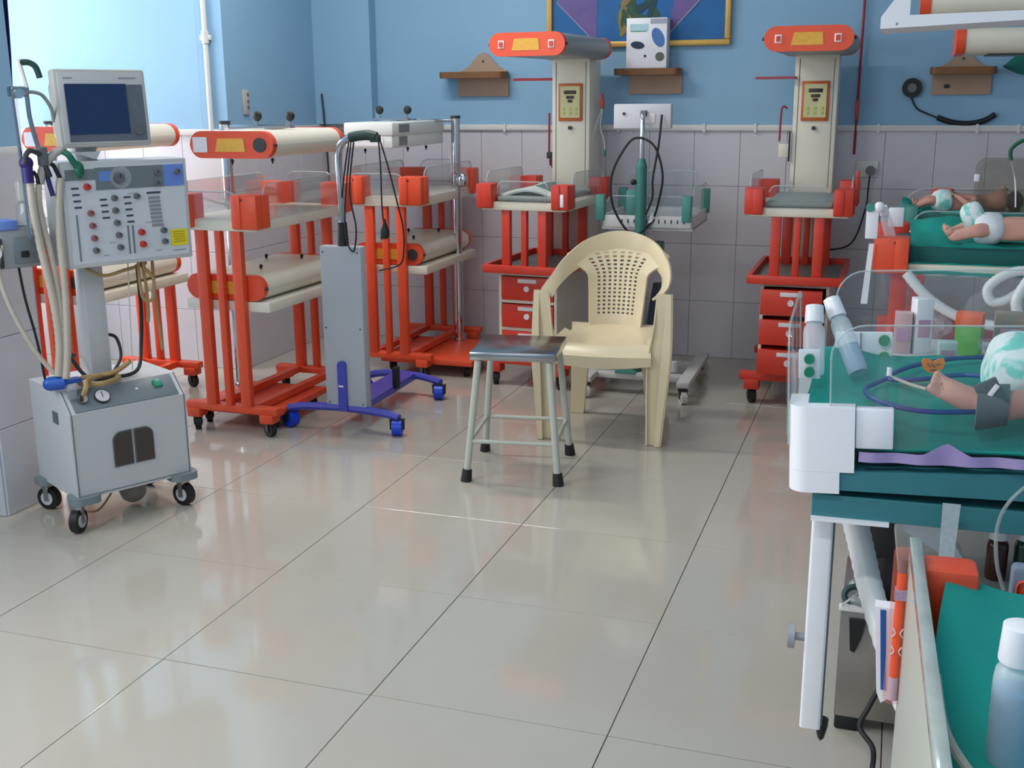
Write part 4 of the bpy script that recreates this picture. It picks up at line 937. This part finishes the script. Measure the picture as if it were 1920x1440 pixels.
# hoses
hz = G().tube([(1.70, -.29, .742), (1.725, -.30, .66), (1.755, -.34, .57), (1.80, -.42, .48), (1.84, -.52, .42)], .0225, 14, 12, rip=.03).out('corrugated_hose', TUBEW)
tag(hz, 'thick white corrugated hose curving down below the nearest cot', 'hose')
tp = thing('tape_strip', 'translucent patterned strip hanging over the lower teal rail', 'strip', (1.862, -.440, .0))
G().prism([(-.012, .665), (.009, .665), (.013, .795), (-.014, .795)], 'y', 0, .003).out('strip', mat('tape_patterned', (184, 196, 202), .4, var=.25, scale=120, alpha=.8), tp)
fn = thing('white_bracket', 'white tapering plastic bracket below the teal rail', 'bracket', (1.80, -.25, .68))
G().prism([(-.03, .06), (.03, .06), (.10, -.05), (.07, -.05), (.0, -.01)], 'y', 0, .05).out('bracket_body', WHITE, fn)
def amber(label, x, y, m): return bottle(label, (x, y, .601), (x, y, .70), 'medicine_bottle', .018, 0, bm_=m)
amber('dark amber bottle on the lower shelf of the nearest cot', 1.955, -.25, mat('amber_glass', (70, 34, 20), .2)); amber('dark green bottle on the lower shelf of the nearest cot', 2.0, -.24, mat('green_glass', (34, 66, 56), .2))
# --- suction cart under the cot
sc = thing('suction_cart', 'low steel cart with black feet and a pale top rim under the nearest cot', 'cart', (1.69, .19, 0))
G().box(0, .42, 0, .32, .035, .305, .004).out('steel_body', mat('dull_steel', (150, 144, 138), .3, .7, var=.08), sc)
G().box(-.004, .424, -.004, .008, .300, .314, .002).out('top_rim', LABELW, sc)
for x in (.03, .39):
    for y in (.03, .29): G().box(x-.028, x+.028, y-.028, y+.028, 0, .036, .006).out('rubber_foot', BLACK, sc)
G().prism([(.02, .285), (.055, .285), (.048, .24), (.036, .205), (.026, .21)], 'y', -.012, 0).out('black_handle', BLACK, sc)
g = G(); g.lathe([(0, 0), (.045, 0), (.046, .13), (.03, .15), (0, .15)]); j = g.out('suction_jar', mat('black_jar', (34, 30, 36), .3)); j.location = (1.775, .30, .306); tag(j, 'black jar with orange cap standing on the low steel cart', 'jar')
G().box(-.04, .04, -.047, -.03, .1, .2, .01).out('jar_handle', BLACK, j); G().cyl((-.04, -.02, .15), (-.04, -.02, .17), .02, 16).out('orange_cap', ORANGE, j)
mk = thing('face_mask', 'clear mask with a dark green rim lying on the low steel cart', 'mask', (1.725, .235, .316))
G(Matrix.Rotation(R(60), 4, 'X')).tube([(.03*math.cos(a), .022*math.sin(a), .018) for a in [k*math.pi/6 for k in range(12)]], .007, 8, 4, closed=True).out('rim', mat('dark_green_lever', (0, 0, 0)), mk)
G().ball((0, .012, .022), (.024, .016, .02)).out('cup', clear('mask_clear', (.9, .95, .93), .25), mk)
G().tube([(0, -.02, .318), (.07, .12, .33)], .003, 6, 0).out('white_rod', WHITE, sc)
rb = thing('resuscitation_bag', 'clear bulb with a red valve on the low steel cart', 'bag', (1.735, .2, .314))
G().ball((0, -.012, .014), (.028, .014, .013)).out('bulb', clear('bulb_clear', (.86, .9, .88), .25), rb); G().ball((.025, -.012, .016), (.016, .012, .012)).out('red_valve', REDK, rb)
cdp = tag(G().tube([(1.80, .12, .2), (1.765, .08, .13), (1.75, .06, .09), (1.78, .03, .06), (1.78, .0, .012), (1.77, -.15, .008), (1.80, -.3, .008), (1.82, -.5, .008)], .006, 8, 8).out('floor_cord', BLACK), 'black cord trailing from the low steel cart onto the floor', 'cord')
# --- nearest trolley at the lower right corner
C8 = thing('infant_trolley', 'trolley at the lower right corner with thick clear wall edge and frosted side', 'trolley', (1.792, -.86, 0), 2)
FROST = mat('frosted_cream', (172, 176, 164), .35, var=.04)
G().box(-.002, .010, -.85, .0, .30, .875, .002).out('side_wall', FROST, C8)
G().box(-.003, .011, -.85, .0, .8755, .893, .002).out('wall_edge', mat('polished_acrylic_edge', (176, 186, 180), .12, var=.3, scale=18, alpha=.9, coat=.5), C8)
G().box(.010, .55, -.85, -.02, .70, .74, .004).out('deck', CREAM, C8)
G().box(.02, .55, -.84, -.03, .74, .79, .02).out('mattress', mat('dark_teal_mattress', (0, 0, 0)), C8)
G().box(.012, .56, -.010, .004, .70, .80, .003).out('end_panel', ACR, C8)
G().box(.05, .5, -.8, -.06, .1, .70, .01).out('cabinet', CREAM, C8)
for x in (.1, .45):
    for y in (-.75, -.12): caster(C8, x, y, .045, top=.1)
cb8 = G().box(.012, .078, -.052, .005, .70, .872, .009).out('corner_block', ORANGE, C8)
G().box(.12, .19, .0, .025, .73, .865, .006).out('grey_block', mat('block_blue_grey', (108, 122, 140), .45), C8); G().box(.125, .17, -.004, .001, .82, .85, .008).out('orange_label', ORANGE, C8)
def z8(x, y): return .80+.045*sm((y+1.25)/.4)+.02*sm((1.92-x)/.1)*sm((y+1.15)/.2)
drape_obj('smooth teal cloth filling the trolley at the lower right corner', 1.828, 2.30, -1.68, -.885, z8, 3, 44, 40, amp=.006, edge=lambda u, v: (1-u)*(.025*sm((v-.7)/.3)+.02*math.sin(v*5)))
bottle('large pale blue bottle with a wide white cap at the lower right corner', (1.885, -1.20, .80), (1.885, -1.20, .945), 'lotion_bottle', .0215, .55)
tag(G().tube([(1.82, -1.1, .83), (1.826, -1.2, .825), (1.845, -1.27, .825), (1.875, -1.32, .82), (1.9, -1.4, .815)], .005, 8, 8).out('milky_tube', CLEARH), 'milky tube lying on the teal cloth beside the large bottle', 'tube')
tw = thing('thermometer_pack', 'slim clear packet holding an orange stick, hung on the frosted trolley side', 'packet', (1.789, -.858, .016), 0)
PKM = mat('packet_film', (226, 120, 96), .2, alpha=.22)
G().box(-.017, .005, -.03, -.012, .655, .868, .006).out('packet', PKM, tw)
g = G(); g.tube([(-.005, -.02, .67), (-.005, -.02, .70), (-.005, -.02, .76), (-.005, -.02, .8), (-.005, -.02, .835)], .0062, 10, 2); g.out('orange_stick', mat('fluorescent_orange', (255, 84, 28), .4), tw)
G().cyl((-.005, -.02, .835), (-.005, -.02, .853), .0055, 10).out('grey_tip', KNOB, tw); G().cyl((-.005, -.02, .66), (-.005, -.02, .692), .0068, 10).out('pale_tip', mat('pale_violet_tip', (196, 186, 206), .4), tw)
G().box(-.0125, .0025, -.0285, -.013, .800, .813).out('blue_mark', mat('mark_blue_white', (150, 160, 200), .5, var=.4, scale=300), tw)
for z in (.73, .755):
    for s in (-1, 1): G().tube([(-.005+s*.0062, -.0255, z+.006), (-.005+s*.003, -.027, z), (-.005+s*.0062, -.0255, z-.006)], .0009, 6, 4).out('white_mark', WHITE, tw)
bk = thing('booklet', 'white booklet with a blue spine band tucked beside the frosted trolley side', 'booklet', (1.7705, -.845, .03), 0)
G(Matrix.Rotation(R(0), 4, 'Z')).prism([(-.016, .76), (.012, .76), (.018, .64), (.0, .625), (-.006, .64)], 'y', -.01, .012).out('cover', WHITE, bk)
G().prism([(-.009, .757), (-.002, .757), (.005, .645), (-.001, .645)], 'y', -.0115, -.009).out('blue_band', mat('band_blue', (24, 84, 160), .5), bk)
# --- second cot: orange corner blocks
C6 = thing('radiant_cot', 'infant cot with orange corner blocks behind the nearest cot', 'cot', (1.685, 1.75, 0))
G().box(.02, .8, .01, .52, .845, .87, .004).out('deck', CREAM, C6)
G().box(.06, .78, .03, .50, .87, .925, .02).out('mattress', mat('dark_teal_mattress', (0, 0, 0)), C6)
for y, s in ((.0, -1), (.53, 1)): corner_block(C6, .02, y, .84, -1, s, .11, .1, .12, RED if s > 0 else ORANGE)
for x in (.085, .75):
    for y in (.06, .44): G().box(x-.028, x+.028, y-.02, y+.02, .13, .845, .003).out('post', RED, C6)
G().box(.02, .8, -.02, .52, .56, .60, .004).out('lower_tray', RED, C6)
for y in (.03, .47): G().box(-.02, .82, y-.03, y+.03, .10, .135, .004).out('base_bar', RED, C6)
for x in (.05, .75):
    for y in (.03, .47): caster(C6, x, y, .045, top=.1)
acr(C6, rrect(.11, .75, .70, .84, .03), 'y', -.012); acr(C6, rrect(.12, .75, .9, 1.0, .06), 'y', .53)
wp = G().box(-.035, .005, -.02, .0, .955, 1.06, .004).out('white_plate', WHITE, C6); G().ball((.005, -.018, 1.062), .018).out('white_knob', WHITE, wp); G().cyl((-.025, -.03, 1.06), (-.025, -.01, 1.06), .014, 14).out('green_cap', CL2, wp)
G().box(.035, .085, .1, .115, .985, 1.05, .003).out('white_plate', WHITE, C6)
G().prism([(-.02, .94), (-.004, .94), (-.012, .735), (-.034, .735)], 'y', -.03, -.022).out('hanging_strap', WHITE, C6)
bottle('thin milky bottle leaning on the second cot near its orange corner block', (1.735, 1.80, .945), (1.70, 1.78, 1.06), 'spray_bottle', .018, 0)
G().cyl((.8, .26, .1), (.8, .26, 1.6), .05, 16).out('column', CREAM, C6)
zb6 = lambda x, y: .932+.045*sm((y-1.98)/.2)+.012*math.sin(x*17)*sm((y-1.98)/.2)
drape_obj('teal cloth hanging over the front of the second cot', 1.80, 2.46, 1.735, 2.26, zb6, 5, 50, 34, drop_front=.085, amp=.012)
J, E = {}, []
add('pel', (2.055, 1.88, .985), .045); add('bel', (2.12, 1.89, .985), .05, 'pel'); add('che', (2.2, 1.9, .99), .052, 'bel'); add('nec', (2.245, 1.9, .995), .027, 'che'); add('hea', (2.3, 1.9, 1.0), .053, 'nec'); add('cra', (2.345, 1.9, 1.0), .045, 'hea')
add('hipN', (2.045, 1.84, .985), .03, 'pel'); add('knN', (2.0, 1.80, .985), .024, 'hipN'); add('Na', (1.935, 1.80, .965), .0165, 'knN')
foot(J, E, (1.935, 1.80, .965), (1.918, 1.795, .955), (1.908, 1.80, .985), (1.903, 1.80, 1.002), (0, .7, .3), 'N', .0145)
add('hipF', (2.045, 1.92, .985), .03, 'pel'); add('knF', (1.985, 1.95, .985), .024, 'hipF'); add('Fa', (1.93, 1.90, .965), .016, 'knF')
foot(J, E, (1.93, 1.90, .965), (1.915, 1.9, .955), (1.906, 1.905, .98), (1.902, 1.905, .995), (0, .7, .3), 'F', .0135)
for s, y in (('R', -1), ('L', 1)):
    add('sh'+s, (2.215, 1.9+y*.05, .985), .022, 'che'); add('el'+s, (2.19, 1.9+y*.1, .975), .017, 'sh'+s); add(s+'w', (2.24, 1.9+y*.125, .975), .012, 'el'+s)
    hand(J, E, (2.24, 1.9+y*.125, .975), (1, .1, 0), (0, -y, 0), s)
p6 = infant('person', 'infant on the second cot, small foot towards the left, white nappy', J, E)
for y in (-.02, .02): G().ball((2.34, 1.9+y, 1.044), (.004, .007, .004)).out('eye', DARK, p6)
G().ball((2.366, 1.9, .995), (.036, .046, .044), 16).out('hair', HAIR, p6)
G().ball((2.325, 1.9, 1.052), (.01, .008, .008)).out('nose', SKIN, p6)
nap((2.045, 1.885, .985), (.05, .08, .055), None, DIAP, par=p6)
nap((1.995, 1.90, 1.02), (.038, .045, .052), Matrix.Rotation(R(-25), 4, 'Y'), NAPG, 16, par=p6)
# overhead heads of the two rear cots
def over(par, x, y, z, L=.6, d=.38, h=.1):
    M = Matrix.Translation((x, y+d/2, z)) @ Matrix.Rotation(R(-90), 4, 'Z')
    G(M).prism(stadium(d*.98, h*.97), 'y', .03, L).out('lamp_housing', CREAM, par); G(M).prism(stadium(d, h), 'y', 0, .034).out('end_cap', ORANGE, par)
    G().box(x+.12, x+L, y+d*.2, y+d*.8, z-h/2-.004, z-h/2+.002).out('lamp_grille', DARK, par)
over(C6, .085, .1, 1.725, .8)
hdp = G().prism([(-.025, 1.615), (.8, 1.648), (.8, 1.664), (.055, 1.652), (.055, 1.70), (.012, 1.70), (-.025, 1.648)], 'y', -.36, -.02).out('white_canopy', WHITE, C6)
G().ball((.02, -.36, 1.628), .004).out('screw', STEEL, hdp)
# --- third cot by the wall with oxygen hood
C5 = thing('rear_cot', 'infant cot by the tiled wall with a clear oxygen hood', 'cot', (1.75, 2.68, 0))
G().box(0, .78, 0, .5, .86, .89, .004).out('deck', CREAM, C5); G().box(.02, .76, .02, .48, .89, .945, .02).out('mattress', mat('dark_teal_mattress', (0, 0, 0)), C5)
for x in (.1, .7):
    for y in (.05, .45): G().box(x-.025, x+.025, y-.02, y+.02, .13, .86).out('post', RED, C5)
for y in (.05, .45): G().box(0, .78, y-.03, y+.03, .1, .135).out('base_bar', RED, C5)
for x in (.05, .72):
    for y in (.05, .45): caster(C5, x, y, .045, top=.1)
corner_block(C5, .16, .5, .90, -1, 1, .09, .08, .12, RED); corner_block(C5, .02, .02, .88, -1, -1, .08, .08, .1, CL2)
acr(C5, rrect(.02, .7, .93, 1.02, .1), 'y', .45); G().cyl((.76, .25, .1), (.76, .25, 1.6), .05, 16).out('column', CREAM, C5)
over(C5, .17, -.02, 1.628, .62)
drape_obj('teal cloth rolled around the infant on the rear cot', 1.765, 2.5, 2.69, 3.16, lambda x, y: .952+.03*sm((1.84-x)/.06)+.02*sm((x-2.2)/.2), 8, 40, 24, drop_front=.05, amp=.02)
tag(G().tube([(1.99, -.46, .86), (1.962, -.45, .836), (1.938, -.45, .80), (1.93, -.45, .758), (1.936, -.45, .704), (1.95, -.44, .66)], .003, 8, 8).out('clear_tube', clear('tube_clear', (.9, .94, .93), .35, (190, 196, 196))), 'thin clear tube looping over the teal rails at the right edge', 'tube')
hd = thing('oxygen_hood', 'clear box-shaped oxygen hood over the infant head on the rear cot', 'hood', (2.19, 2.86, .96))
HC = clear('hood_plastic', (.86, .87, .84), .18, (150, 140, 120))
G().prism(rrect(-.14, .2, 0, .205, .045), 'y', -.11, .11).out('hood_shell', HC, hd)
G().tube([(-.02, -.06, .205), (-.022, -.06, .25), (.03, -.06, .285), (.1, -.06, .265), (.2, -.05, .24)], .008, 10, 8).out('green_tube', mat('green_rubber', (0, 0, 0)), hd)
G().tube([(-.02, -.10, .2), (.0, -.11, .12), (.01, -.115, .02)], .003).out('white_tube', WHITE, hd); G().box(-.155, -.135, -.12, -.1, .12, .15, .003).out('white_clip', WHITE, hd)
J, E = {}, []
add('pel', (1.93, 2.84, .985), .04); add('bel', (1.98, 2.85, .985), .046, 'pel'); add('che', (2.05, 2.85, .99), .048, 'bel'); add('nec', (2.09, 2.85, .99), .026, 'che'); add('hea', (2.14, 2.85, 1.0), .05, 'nec'); add('cra', (2.185, 2.85, 1.0), .043, 'hea')
for s, y in (('N', -1), ('F', 1)):
    add('hip'+s, (1.925, 2.845+y*.03, .985), .027, 'pel'); add('kn'+s, (1.875, 2.845+y*.05, 1.0), .021, 'hip'+s); add(s+'a', (1.83, 2.845+y*.03, .975), .014, 'kn'+s)
    a = (1.83, 2.845+y*.03, .975); foot(J, E, a, (1.82, a[1], .968), (1.812, a[1], .985), (1.806, a[1], 1.0), (0, .7, .2), s, .0125)
    add('sh'+s, (2.06, 2.85+y*.045, .99), .02, 'che'); add('el'+s, (2.02, 2.85+y*.085, .985), .016, 'sh'+s); add(s+'Aw', (1.99, 2.85+y*.06, 1.01), .011, 'el'+s)
    hand(J, E, (1.99, 2.85+y*.06, 1.01), (-.6, -y*.4, .3), (0, 1, 0), s+'A')
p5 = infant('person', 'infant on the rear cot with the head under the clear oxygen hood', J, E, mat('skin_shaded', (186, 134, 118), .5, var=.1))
nap((1.925, 2.845, .99), (.045, .07, .05), None, NAPG, 16, par=p5)
for y in (-.018, .018): G().ball((2.17, 2.85+y, 1.043), (.004, .007, .004)).out('eye', DARK, p5)
G().ball((2.205, 2.85, .995), (.034, .044, .042), 16).out('hair', HAIR, p5)
G().ball((2.155, 2.85, 1.05), (.01, .008, .008)).out('nose', SKIN, p5)
# white ventilator hoses looped at the right edge, foil, plastic bag
hl = thing('breathing_circuit', 'white corrugated breathing hoses looped at the right edge between the cots', 'hose', (0, 0, 0))
G().tube([(2.20, 1.70, .86), (2.14, 1.69, .872), (2.08, 1.68, .85), (2.045, 1.68, .81), (2.06, 1.68, .77), (2.10, 1.68, .775), (2.15, 1.69, .81), (2.19, 1.70, .84)], .016, 12, 10, rip=.04).out('hose', TUBEW, hl)
G().tube([(2.2, 1.66, .93), (2.165, 1.65, .86), (2.13, 1.64, .78), (2.15, 1.64, .70), (2.12, 1.63, .60), (2.13, 1.63, .5)], .017, 12, 10, rip=.04).out('hose', TUBEW, hl)
G().tube([(1.79, 1.70, .85), (1.86, 1.69, .775), (1.95, 1.68, .72), (2.05, 1.67, .695), (2.13, 1.66, .69)], .017, 12, 10, rip=.04).out('hose', TUBEW, hl)
G().ball((2.115, 1.65, .70), (.02, .018, .022)).out('orange_joint', mat('joint_orange', (222, 122, 44), .45), hl)
tag(G().tube([(2.43, 1.70, 1.655), (2.34, 1.64, 1.55), (2.245, 1.62, 1.32), (2.21, 1.62, 1.2), (2.185, 1.62, 1.05), (2.165, 1.62, .93), (2.16, 1.62, .87)], .0055, 8, 8).out('iv_line', CLEARH), 'milky thin line hanging at the right edge in front of the second cot', 'tube')
pb = G().ball((0, 0, 0), (.055, .04, .05), 24)
for v in pb.bm.verts: v.co *= 1+.28*noise.noise(v.co*45)
pb = pb.out('plastic_bag', clear('bag_plastic', (.93, .95, .97), .45, (226, 230, 236), .05, .6), smooth=False); pb.location = (1.90, 1.85, .65); tag(pb, 'crumpled clear plastic bag on the tray under the second cot', 'bag')
tag(G().sheet(lambda u, v: (2.185+.2*u, YB-.05-.02*math.sin(3*v), 1.552+.045*u+(v-.5)*.07*math.sin(math.pi*min(.5, u*.7))*2), 12, 8, th=.006).out('green_flap', mat('green_cloth', (14, 96, 88), .8)), 'dark green pointed cloth flap on the wall at the right edge beside the wall shelf', 'cloth')
